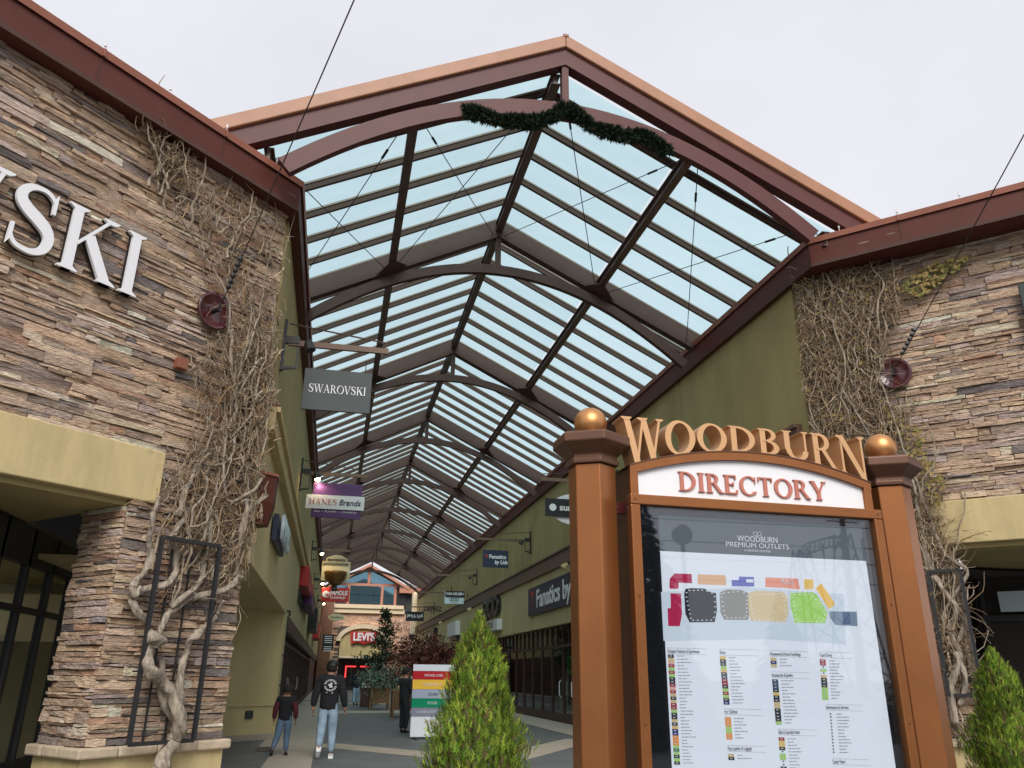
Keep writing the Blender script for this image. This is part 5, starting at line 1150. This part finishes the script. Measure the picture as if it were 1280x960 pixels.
def branchy(t, base, top, spread, n, r0, rnd, m='bark'):
    b = MB(); b.tube([base, base.lerp(top, .5)+Vector((.04, 0, 0)), top], [r0, r0*.8, r0*.5], 8)
    for i in range(n):
        a = rnd.uniform(0, 2*PI); s = base.lerp(top, rnd.uniform(.55, 1)); e = top+Vector((math.cos(a)*spread, math.sin(a)*spread, rnd.uniform(.1, .8)*spread*.6)); b.tube([s, s.lerp(e, .5)+Z_*.08, e], [r0*.45, r0*.3, r0*.1], 5)
    b.build('trunk', m, t)
rnd = random.Random(91)
mc = atY(533, 826, 29.5)
t = thing('maple_tree', 'low domed tree with dark red purple leaves above the striped banner', 'tree', (mc.x, 29.5, 0)); branchy(t, Vector((mc.x, 29.5, .4)), Vector((mc.x, 29.5, 1.5)), 1.0, 9, .07, rnd)
b = MB(); leafcloud(b, (mc.x, 29.5, 2.02), 1.42, 1.3, .95, 7000, .055, [(.14, .04, .034), (.19, .06, .045), (.09, .028, .026), (.24, .10, .07), (.11, .05, .035)], rnd, .3, .25, lambda p: p.z > 1.45); b.build('crown', 'leaf', t)
mc = atY(479, 815, 47)
t = thing('magnolia_tree', 'dark green upright tree with large leaves in front of the far red sign', 'tree', (mc.x, 47, 0)); branchy(t, Vector((mc.x, 47, .4)), Vector((mc.x, 47, 3.4)), .7, 12, .06, rnd)
b = MB()
for (dx, z, r_, h_) in ((0, 4.6, .35, .5), (.15, 3.9, .75, .6), (-.1, 3.2, .85, .6), (.25, 2.5, 1.25, .6), (-.5, 2.3, 1.1, .5)): leafcloud(b, (mc.x+dx, 47, z), r_, r_, h_, 560, .085, [(.022, .04, .022), (.035, .055, .03), (.015, .025, .015), (.07, .06, .03), (.05, .075, .045)], rnd, .2, .4)
b.build('crown', 'leaf', t)
for i, (px, py, Y, rx, rz, cnt, lab, cols) in enumerate(((466, 848, 40, 1.0, .62, 1900, 'pale grey green flowering bush nearest the far walking person', [(.10, .15, .10), (.16, .22, .16), (.06, .10, .06), (.4, .42, .36)]),
        (492, 848, 35, .80, .55, 1900, 'pale green flowering bush growing over the nearest wooden planter', [(.09, .14, .09), (.15, .21, .15), (.05, .09, .05), (.42, .44, .38)]), (455, 855, 50, .6, .6, 500, 'small dark bush beside the far store entrance', [(.03, .06, .03), (.05, .09, .05)]))):
    c = atY(px, py, Y); t = thing('bush', lab, 'bush', (c.x, Y, 0)); b = MB(); b.tube([(c.x, Y, .5), (c.x, Y, c.z)], .03, 6); b.build('stems', 'bark', t); b = MB(); leafcloud(b, (c.x, Y, c.z), rx, rx, rz, cnt, .055, cols, rnd, .3, .4); b.build('crown', 'leaf', t)
def planter(x, y, w_, h, label):
    t = thing('wooden_planter', label, 'planter', (x, y, 0), group='wooden planter boxes along the walkway')
    for sx in (-1, 1):
        for sy in (-1, 1): b = MB(); b.bb(x+sx*(w_/2)-.04, x+sx*(w_/2)+.04, y+sy*(w_/2)-.04, y+sy*(w_/2)+.04, 0, h); b.build('leg', 'wood', t)
    for sy in (-1, 1):
        for k in range(6): x0 = x-w_/2+.05+(w_-.1)*k/6; b = MB(); b.bb(x0+.006, x0+(w_-.1)/6-.006, y+sy*w_/2-.015, y+sy*w_/2+.015, .28, h-.08); b.build('slat', 'wood', t)
    for sx in (-1, 1):
        for k in range(6): y0 = y-w_/2+.05+(w_-.1)*k/6; b = MB(); b.bb(x+sx*w_/2-.015, x+sx*w_/2+.015, y0+.006, y0+(w_-.1)/6-.006, .28, h-.08); b.build('slat', 'wood', t)
    b = MB(); b.bb(x-w_/2-.05, x+w_/2+.05, y-w_/2-.05, y-w_/2+.04, h-.075, h); b.bb(x-w_/2-.05, x+w_/2+.05, y+w_/2-.04, y+w_/2+.05, h-.075, h); b.bb(x-w_/2-.05, x-w_/2+.04, y-w_/2+.041, y+w_/2-.041, h-.075, h); b.bb(x+w_/2-.04, x+w_/2+.05, y-w_/2+.041, y+w_/2-.041, h-.075, h); b.build('rim', 'wood', t)
    b = MB(); b.bb(x-w_/2+.05, x+w_/2-.05, y-w_/2+.05, y+w_/2-.05, .3, h-.12); b.build('soil', 'soil', t)
planter(2.93, 33.2, .85, .98, 'nearest slatted wooden planter box, just left of the person in black')
planter(2.42, 40.5, .85, .95, 'second slatted wooden planter box with grasses, left of and behind the nearest one'); planter(2.3, 47., .8, .9, 'third wooden planter box under the dark upright tree')
g = MB()
for i in range(700):
    p = Vector((2.42+rnd.uniform(-.35, .35), 40.5+rnd.uniform(-.35, .35), .83)); e = p+Vector((rnd.gauss(0, .14), rnd.gauss(0, .14), rnd.uniform(.2, .55))); s = Vector((.008, 0, 0)); c = rnd.choice([(.12, .17, .05), (.2, .2, .08), (.07, .12, .04)]); g.add([p-s, p+s, e], [(0, 1, 2)], c)
o = g.build('ornamental_grass', 'leaf'); tag(o, 'tuft of ornamental grass growing in the second wooden planter', 'grass')
kx = atY(459, 858, 43); t = thing('menu_stand', 'dark stand with a small white and red notice beside the planters', 'stand', (kx.x-.1, 43, 0)); b = MB(); b.bb(kx.x-.30, kx.x+.30, 42.9, 43.2, 0, .95); b.build('cabinet', 'dbrown', t); b = MB(); b.bb(kx.x-.28, kx.x+.30, 42.86, 42.89, .92, 1.32); b.build('notice', 'offwhite', t); b = MB(); b.bb(kx.x-.1, kx.x+.2, 42.84, 42.855, .98, 1.2); b.build('notice_print', 'red', t)
# trees in the maple's planter
planter(3.95, 29.5, .9, .8, 'wooden planter under the dark red tree, hidden behind the striped banner')

# ------------------------------------------------------------------ striped banner
YB = 22.0; q0 = atY(511, 926, YB); q1 = atY(566, 834, YB); bx0 = q0.x+.02; bx1 = bx0+1.12; bz1 = 1.80
t = thing('promo_banner', 'upright fabric banner with red, yellow, grey and green bands on the paving', 'banner', (bx0, YB, 0))
def stripe(z0, z1, col, nm='band'):
    b = MB(); n_ = 8
    vs = []
    for i in range(n_+1):
        x = bx0+(bx1-bx0)*i/n_; wob = .006*math.sin(i*1.3)
        for z, yy in ((z0, -.05), (z1, -.05), (z1, .05), (z0, .05)): vs.append((x, YB+yy+wob, z))
    b.add(vs, [(i*4+j, i*4+(j+1) % 4, (i+1)*4+(j+1) % 4, (i+1)*4+j) for i in range(n_) for j in range(4)]+[(3, 2, 1, 0), tuple(n_*4+j for j in range(4))], col); return b.build(nm, 'print', t)
hh = bz1-.06
for (a, c_, col) in ((0, .272, (.78, .79, .84)), (.275, .395, (.25, .25, .33)), (.398, .522, (.0, .24, .12)), (.525, .648, (.36, .40, .52)), (.651, .785, (.85, .50, .06)), (.788, .905, (.48, .012, .022)), (.908, 1, (.74, .75, .83))): stripe(.06+hh*a, .06+hh*c_, col)
for s, z, w_, c_ in (('MICHAEL KORS', .845, .48, 'white'), ('FOREVER 21', .715, .5, 'offwhite'), ('COLUMBIA', .580, .25, 'slate'), ('FOSSIL', .46, .26, 'offwhite'), ('CHARLOTTE RUSSE', .337, .8, 'offwhite')):
    text(s, .09, c_, t, Vector(((bx0+bx1)/2-.02, YB-.062, .06+hh*z)), X_, Z_, .002, fit=w_)
text('GIFT CARD', .09, 'red', t, Vector((bx0+.5, YB-.062, .06+hh*.20)), X_, Z_, .002, fit=.3)
for s in (-1, 1): b = MB(); b.bb((bx0+bx1)/2+s*.42-.03, (bx0+bx1)/2+s*.42+.03, YB-.25, YB+.25, .013, .05); b.build('foot', 'blackm', t)

# ------------------------------------------------------------------ people
PENDING = []
def skin(name, nodes, edges, m, parent, extra=None, root=0, sub=1):
    me = bpy.data.meshes.new(name); keys = list(nodes); me.from_pydata([nodes[k][0] for k in keys], [(keys.index(a), keys.index(b)) for a, b in edges], [])
    o = bpy.data.objects.new(name, me); COL.objects.link(o); md = o.modifiers.new('s', 'SKIN'); md.use_smooth_shade = True
    for i, k in enumerate(keys):
        r_ = nodes[k][1]; r_ = r_ if hasattr(r_, '__len__') else (r_, r_); me.skin_vertices[0].data[i].radius = r_; me.skin_vertices[0].data[i].use_root = (i == root)
    s = o.modifiers.new('u', 'SUBSURF'); s.levels = sub; s.render_levels = sub; o.parent = parent; me.materials.append(M[m]); PENDING.append((o, extra, M[m])); return o
def person(loc, rot, h, label, pose, cols, hat=None, cat='person', group=None, childish=False):
    t = thing('person', label, cat, loc, group); t.rotation_euler = (0, 0, rot); ROOT[t] = Vector()
    hs = .93 if not childish else .915; hr = .062 if not childish else .078
    P = dict(pose); S = lambda p: tuple(c*h for c in p)
    g = lambda k: S(P[k])
    J = {'pel': ((0, 0, .525), (.088, .062)), 'wst': ((0, .0, .61), (.078, .055)), 'chs': ((0, .0, .715), (.098, .066)), 'uch': ((0, -.005, .785), (.088, .058)), 'nck': ((0, .0, .845), (.034, .036)), 'hdb': ((0, .012, .885), (hr*.72, hr*.85)), 'hed': ((P.get('look', 0)*.01, .012, hs), (hr*.95, hr*1.12)), 'top': ((P.get('look', 0)*.01, .008, hs+.035), (hr*.78, hr*.92))}
    base = dict(lhip=(-.052, 0, .505), rhip=(.052, 0, .505), lkn=(-.055, .02, .275), rkn=(.055, .02, .275), lan=(-.055, 0, .045), ran=(.055, 0, .045), lsh=(-.108, -.005, .795), rsh=(.108, -.005, .795), lel=(-.150, -.02, .635), rel=(.150, -.02, .635), lwr=(-.160, .03, .50), rwr=(.160, .03, .50), ltoe=(-.06, .085, .018), rtoe=(.06, .085, .018), lhl=(-.055, -.02, .02), rhl=(.055, -.02, .02))
    base.update({k: v for k, v in P.items() if k in base}); Rr = dict(lhip=.060, rhip=.060, lkn=.036, rkn=.036, lan=.023, ran=.023, lsh=.036, rsh=.036, lel=.026, rel=.026, lwr=.018, rwr=.018)
    for k, r_ in Rr.items(): J[k] = (base[k], (r_, r_))
    for s in 'lr':
        w_ = Vector(base[s+'wr']); e_ = Vector(base[s+'el']); d = (w_-e_).normalized(); J[s+'pm'] = (tuple(w_+d*.032), (.012, .022))
    sc = {k: (S(v[0]), (v[1][0]*h, v[1][1]*h)) for k, v in J.items()}
    E_ = [('pel', 'wst'), ('wst', 'chs'), ('chs', 'uch'), ('uch', 'nck'), ('nck', 'hdb'), ('hdb', 'hed'), ('hed', 'top'), ('pel', 'lhip'), ('pel', 'rhip')]+[(a+'hip', a+'kn') for a in 'lr']+[(a+'kn', a+'an') for a in 'lr']+[('uch', a+'sh') for a in 'lr']+[(a+'sh', a+'el') for a in 'lr']+[(a+'el', a+'wr') for a in 'lr']+[(a+'wr', a+'pm') for a in 'lr']
    ex = MB()
    for s, sx in (('l', -1), ('r', 1)):     # five fingers on each hand
        w_ = Vector(base[s+'wr']); d = (w_-Vector(base[s+'el'])).normalized(); pm = w_+d*.045
        for k in range(4):
            q = pm+Vector((0, -.015+.010*k, 0)); L = (.040, .046, .043, .034)[3-k]; ex.tube([Vector(S(q)), Vector(S(q+d*L*.55+Vector((-sx*.004, 0, 0)))), Vector(S(q+d*L*.9+Vector((-sx*.016, .0, 0))))], [.0052*h, .0048*h, .0035*h], 6)
        q = w_+d*.012+Vector((0, .016, 0)); ex.tube([Vector(S(q)), Vector(S(q+d*.02+Vector((-sx*.006, .014, 0)))), Vector(S(q+d*.04+Vector((-sx*.010, .016, 0))))], [.006*h, .0055*h, .004*h], 6)
    lk = P.get('look', 0)*.6; hc = Vector(S((P.get('look', 0)*.01, .012, hs))); fd = Vector((math.sin(lk), math.cos(lk), 0)); sd_ = Vector((fd.y, -fd.x, 0))
    for sg in (-1, 1): ex.ball(hc+sd_*sg*hr*h*.93-Z_*.008*h, .016*h, 8, (.5, .9, 1.3)); ex.ball(hc+fd*hr*h*.98+sd_*sg*.02*h+Z_*.004*h, .008*h, 8)
    ex.tube([hc+fd*hr*h*1.02+Z_*.006*h, hc+fd*(hr*h*1.02+.016*h)-Z_*.018*h], [.006*h, .011*h], 6); ex.tube([hc+fd*hr*h*.98-sd_*.018*h-Z_*.036*h, hc+fd*(hr*h*1.03)-Z_*.038*h, hc+fd*hr*h*.98+sd_*.018*h-Z_*.036*h], .006*h, 6)
    skin('body', sc, E_, 'skin', t, ex)
    ga = lambda k, gx, dz=0.: (tuple(Vector(sc[k][0])+Vector((0, 0, dz*h))), (sc[k][1][0]+gx*h, sc[k][1][1]+gx*h))
    mid = lambda a, b, f: tuple(Vector(a).lerp(Vector(b), f))
    tp = {'hem': ((0, 0, .475*h), (.112*h, .088*h)), 'wst': ga('wst', .030), 'chs': ga('chs', .026), 'uch': ga('uch', .024), 'col': ((0, -.008*h, .832*h), (.046*h, .044*h))}
    te = [('hem', 'wst'), ('wst', 'chs'), ('chs', 'uch'), ('uch', 'col')]
    for s in 'lr': tp[s+'sh'] = ga(s+'sh', .020); tp[s+'el'] = ga(s+'el', .020); tp[s+'cf'] = (mid(sc[s+'el'][0], sc[s+'wr'][0], .93), (.034*h, .034*h)); te += [('uch', s+'sh'), (s+'sh', s+'el'), (s+'el', s+'cf')]
    if cols.get('hood'): tp['hd'] = ((0, -.055*h, .825*h), (.06*h, .03*h)); te.append(('col', 'hd'))
    skin('jacket', tp, te, cols['top'], t, root=1)
    lp = {'pel': ((0, 0, .545*h), (.094*h, .074*h)), 'wt': ((0, 0, .60*h), (.084*h, .064*h))}; le = [('pel', 'wt')]
    for s in 'lr': lp[s+'hip'] = ga(s+'hip', .010); lp[s+'kn'] = ga(s+'kn', .016); lp[s+'an'] = (tuple(Vector(sc[s+'an'][0])+Vector((0, 0, .012*h))), (.036*h, .036*h)); le += [('pel', s+'hip'), (s+'hip', s+'kn'), (s+'kn', s+'an')]
    skin('trousers', lp, le, cols['leg'], t)
    for s in 'lr':
        a = Vector(base[s+'an'])
        hl = Vector(base[s+'hl']) if s+'hl' in P or True else a; tt = Vector(base[s+'toe'])
        skin('shoe', {'a': (S(a+Vector((0, 0, -.005))), (.026*h, .026*h)), 'h': (S(hl+Vector((0, 0, .008))), (.026*h, .024*h)), 'b': (S(hl.lerp(tt, .6)+Vector((0, 0, .008))), (.028*h, .020*h)), 't': (S(tt), (.022*h, .014*h))}, [('a', 'h'), ('h', 'b'), ('b', 't')], cols['shoe'], t, root=1)
    b = MB(); b.ball(hc+Z_*.012*h-fd*.006*h, hr*h*1.10, 16, (1.0, 1.12, 1.02)); b.v = [v for v in b.v]
    keep = MB()
    for f_ in b.f:
        cz = sum((b.v[i]-hc).z for i in f_)/len(f_); cy = sum((b.v[i]-hc).dot(fd) for i in f_)/len(f_)
        if (cz > (.026*h if cy > .02*h else (.0 if hat else -.030*h))): keep.add([b.v[i] for i in f_], [tuple(range(len(f_)))])
    hb = keep.build('hair' if not hat else 'cap', cols.get('hat', 'hair'), t, smooth=True)
    if hat:
        b = MB(); b.ball(hc-fd*.012*h-Z_*.012*h, hr*h*1.04, 14, (1, 1.02, .78)); kk = MB()
        for f_ in b.f:
            if sum((b.v[i]-hc).dot(fd) for i in f_)/len(f_) < .0: kk.add([b.v[i] for i in f_], [tuple(range(len(f_)))])
        kk.build('hair', 'hair', t, smooth=True)
        b = MB(); b.prism([(-.05*h, 0), (.05*h, 0), (.036*h, .055*h), (-.036*h, .055*h)], hc+fd*hr*h*.9+Z_*.028*h, sd_, fd, Z_, 0, .006*h); b.build('cap_peak', cols.get('hat', 'hair'), hb)
    return t
mp0 = atZ(412, 949, 0)
man = person(Vector((mp0.x-.10, mp0.y+.05, 0)), 0, 1.80, 'man walking away in black printed hoodie, pale blue jeans, black cap and white shoes', dict(look=.9,
    rkn=(.058, .035, .275), ran=(.062, .0, .045), rhl=(.062, -.025, .02), rtoe=(.07, .085, .018), lkn=(-.06, -.01, .28), lan=(-.068, -.17, .115), lhl=(-.07, -.20, .115), ltoe=(-.075, -.125, .025), lel=(-.155, -.035, .64), lwr=(-.165, -.03, .505), rel=(.152, -.02, .64), rwr=(.178, .03, .50)), dict(top='hoodie', leg='jeans', shoe='whiteshoe', hat='black', hood=True), hat=True)
# pale emblem printed on the back of the hoodie
eb = MB(); hc_ = None
def em(pts, dy=0):
    vs = [];
    for a, c_ in pts: x = a; z = 1.335+c_; yy = -.178+.45*x*x*1.1; vs.append((x, yy-.006, z))
    eb.add(vs, [tuple(range(len(vs)))])
for i in range(22):
    a = 2*PI*i/22; 
    if i in (0, 11): continue
    r0, r1 = .088, .125; w_ = .085; em([(r0*math.cos(a-w_), r0*.9*math.sin(a-w_)), (r1*math.cos(a-w_*.8), r1*.9*math.sin(a-w_*.8)), (r1*math.cos(a+w_*.8), r1*.9*math.sin(a+w_*.8)), (r0*math.cos(a+w_), r0*.9*math.sin(a+w_))])
em([(-.02, -.05), (.0, .055), (.045, .03), (.02, .01), (.05, -.035)]); em([(-.05, .0), (-.02, .04), (-.015, -.02)]); em([(-.08, -.14), (-.05, -.14), (-.06, -.12)]); em([(.03, -.15), (.055, -.15), (.045, -.12)])
eo = eb.build('back_print', 'offwhite', man)
cp = atZ(351, 946, 0)
kid = person(Vector((cp.x, cp.y+.1, 0)), 0, 1.33, 'small child walking away in black vest with maroon sleeves and blue jeans', dict(look=.9,
    rkn=(.05, .02, .275), ran=(.06, -.02, .045), rhl=(.06, -.045, .02), rtoe=(.07, .06, .018), lkn=(-.08, -.05, .28), lan=(-.13, -.17, .09), lhl=(-.135, -.20, .085), ltoe=(-.14, -.12, .022)), dict(top='hoodie', leg='jeansd', shoe='blackshoe'), childish=True)
for ob in list(kid.children):
    if ob.name.startswith('jacket'): pass
w_ = atZ(443, 881, 0)
person(Vector((w_.x, 45, 0)), 0, 1.75, 'person in dark navy jacket and blue jeans walking away near the far entrance', dict(rkn=(.05, .06, .275), ran=(.05, .09, .045), rhl=(.05, .06, .02), rtoe=(.05, .17, .02), lkn=(-.05, -.01, .28), lan=(-.05, -.10, .06), lhl=(-.05, -.13, .05), ltoe=(-.05, -.04, .02)), dict(top='navy', leg='jeans', shoe='blackshoe'))
w_ = atY(508, 915, 24.2)
person(Vector((w_.x-.10, 24.2, 0)), math.radians(-60), 1.74, 'person dressed all in black standing against the left side of the striped banner', dict(look=.2, lel=(-.12, .04, .64), lwr=(-.06, .13, .60), rel=(.12, .04, .64), rwr=(.06, .13, .60)), dict(top='hoodie', leg='hoodie', shoe='blackshoe'))
w_ = atY(432, 860, 33)
person(Vector((.92, 34, 0)), 0, 1.68, 'person in grey hooded coat mostly hidden behind the man in the printed hoodie', dict(), dict(top='slatecloth', leg='hoodie', shoe='blackshoe', hood=True, hat='slatecloth')) if False else None
w_ = atY(62, 668, 12.5)
person(Vector((-5.75, 13.6, 0)), math.radians(120), 1.76, 'person seen through the dark glass of the left store entrance', dict(look=0), dict(top='jeansd', leg='hoodie', shoe='blackshoe'))
# convert the skinned bodies to plain meshes
bpy.context.view_layer.update(); dg = bpy.context.evaluated_depsgraph_get(); res = []
for o, ex, m_ in PENDING: res.append((o, bpy.data.meshes.new_from_object(o.evaluated_get(dg), depsgraph=dg), ex, m_))
for o, me, ex, m_ in res:
    o.modifiers.clear()
    if ex:
        bm = bmesh.new() if False else None
        vs = [v.co.copy() for v in me.vertices]; fs = [tuple(p.vertices) for p in me.polygons]; k = len(vs); vs += ex.v; fs += [tuple(i+k for i in f) for f in ex.f]
        me = bpy.data.meshes.new(o.name); me.from_pydata([tuple(v) for v in vs], [], fs)
    me.materials.clear(); me.materials.append(m_); me.polygons.foreach_set('use_smooth', [True]*len(me.polygons)); me.update(); o.data = me
for ob in kid.children:
    if ob.name.startswith('jacket'):
        ob.data.materials.append(M['mar_cloth'])
        for p in ob.data.polygons:
            if abs(p.center.x) > .125 and p.center.z < 1.0: p.material_index = 1

# ------------------------------------------------------------------ what the glass reflects: things behind the viewer
GP = DL+nD*.144
def mirror(p): p = Vector(p); return p-nD*(2*(p-GP).dot(nD))
PB = mirror((40.2, 60, 0)); PB.z = 0
py = thing('lattice_pylon', 'steel lattice power pylon with side arms, seen only as a reflection in the directory glass', 'pylon', PB)
def leg(a, b_, r_=.07): b = MB(); b.tube([a, b_], r_, 5); return b
for cx, w_, ztop in ((-2.6, 2.0, 11.6), (1.7, 1.7, 13.2)):
    cs_ = [(-1, -1), (1, -1), (1, 1), (-1, 1)]
    for sx, sy in cs_: leg(PB+Vector((cx+sx*w_, sy*w_, 0)), PB+Vector((cx+sx*.45, sy*.45, ztop)), .09).build('leg', 'blackm', py)
    b = MB(); n_ = 8
    for i in range(n_):
        f0, f1 = i/n_, (i+1)/n_; r0_, r1_ = w_+(.45-w_)*f0, w_+(.45-w_)*f1
        for j in range(4):
            s0, s1 = cs_[j], cs_[(j+1) % 4]; a = PB+Vector((cx+s0[0]*r0_, s0[1]*r0_, ztop*f0)); c_ = PB+Vector((cx+s1[0]*r1_, s1[1]*r1_, ztop*f1)); b.tube([a, c_], .04, 4); a = PB+Vector((cx+s1[0]*r0_, s1[1]*r0_, ztop*f0)); c_ = PB+Vector((cx+s0[0]*r1_, s0[1]*r1_, ztop*f1)); b.tube([a, c_], .04, 4)
    b.build('lattice', 'blackm', py, kind='stuff')
b = MB(); zt = 12.9
for y_ in (-.4, .4):
    up_ = [(1.9, zt), (.2, zt-.1), (-1.8, zt-.7), (-3.3, zt-2.4)]; lo = [(1.9, zt-.6), (.2, zt-.9), (-1.8, zt-1.5), (-3.3, zt-2.5)]
    for L_ in (up_, lo): b.tube([PB+Vector((x, y_, z)) for x, z in L_], .06, 5)
    for i in range(12):
        f = i/12*3; k = int(f); a = Vector((up_[k][0], 0, up_[k][1])).lerp(Vector((up_[k+1][0], 0, up_[k+1][1])), f-k); f2 = min(2.999, (i+.5)/12*3); k2 = int(f2); c_ = Vector((lo[k2][0], 0, lo[k2][1])).lerp(Vector((lo[k2+1][0], 0, lo[k2+1][1])), f2-k2); b.tube([PB+a+Y_*y_, PB+c_+Y_*y_], .035, 4)
b.build('cross_arm', 'blackm', py)
for x, z in ((-3.3, 10.4), (-.4, 12.2), (3.6, 12.9)): b = MB(); b.tube([PB+Vector((x, 0, z)), PB+Vector((x, 0, z-2.2))], .09, 6); b.build('insulator', 'blackm', py)
fm = mirror((41.3, 59, 0)); fm.z = 0
t = thing('floodlight_mast', 'brown lighting mast with three floodlights, reflected in the directory glass', 'mast', fm)
b = MB(); b.tube([fm, fm+Z_*14.2], [.34, .22], 8); b.build('pole', 'bronzedark', t); b = MB(); b.tube([fm+Vector((-1.6, 0, 14)), fm+Vector((1.6, 0, 14))], .06, 6); b.build('cross_bar', 'blackm', t)
for x in (-1.5, 0, 1.5): b = MB(); b.bb(fm.x+x-.36, fm.x+x+.36, fm.y-.2, fm.y+.2, 14.35, 14.85); b.build('floodlight', 'blackm', t)
wi = MB()
for k, (z, dy) in enumerate(((15.2, 0), (12.8, 1), (11.0, 2), (9.6, 3), (13.6, 4), (8.3, 1.5))):
    wi.tube([Vector((-30+i*8, PB.y+dy+i*.3, z+.06*(i-6)**2*.3)) for i in range(16)], .035, 4, cap=False)
o = wi.build('power_lines', 'blackm'); tag(o, 'sagging power lines behind the viewer, faintly reflected in the directory glass', 'power lines')
def conifer(c, h, r_, n, label, seedv, z0=.3):
    rnd = random.Random(seedv); t = thing('fir_tree', label, 'tree', c, group='fir trees behind the viewer'); b = MB(); b.tube([c, c+Z_*h*.95], [.16, .02], 7); b.build('trunk', 'bark', t); b = MB()
    for i in range(n):
        f = rnd.random()**1.4; z = z0+(h-z0)*f; th = rnd.uniform(0, 6.28); L = r_*(1-f)**.85*rnd.uniform(.6, 1.15)+.05; o_ = Vector((math.cos(th), math.sin(th), 0)); p = c+Z_*z+o_*L*rnd.uniform(.1, .7); e = c+Z_*(z-.18*L)+o_*L; s = o_.cross(Z_)*(.10+.12*L); q = p.lerp(e, .4)
        cc = rnd.choice([(.02, .035, .02), (.03, .05, .025), (.015, .025, .016)]); b.add([p, q+s*.6, q-s*.6], [(0, 1, 2)], cc); b.add([q+s*.7-Z_*.03, e, q-s*.7-Z_*.03], [(0, 1, 2)], cc); b.add([p, q+Z_*.10*L, e], [(0, 1, 2)], cc)
    b.build('crown', 'leaf', t)
c = mirror((7.9, 20, 0)); c.z = 0; conifer(c, 6.3, 1.75, 2600, 'large dark fir reflected at the upper left of the directory glass', 5)
c = mirror((16.4, 20, 0)); c.z = 0; conifer(c, 3.4, 1.9, 1500, 'dark fir reflected at the lower right of the directory glass', 6)
c = mirror((20, 34, 0)); c.z = 0; conifer(c, 5.5, 1.9, 1200, 'fir behind the viewer, faint in the lower map reflection', 9)
c = mirror((8.6, 19, 0)); c.z = 0; t = thing('globe_lamp', 'round globe lamp on a post, reflected beside the fir in the directory glass', 'lamp', c); b = MB(); b.tube([c, c+Z_*4.75], .06, 8); b.build('post', 'blackm', t); b = MB(); b.ball(c+Z_*5.0, .27, 18); b.build('globe', 'bronzedark', t, smooth=True)
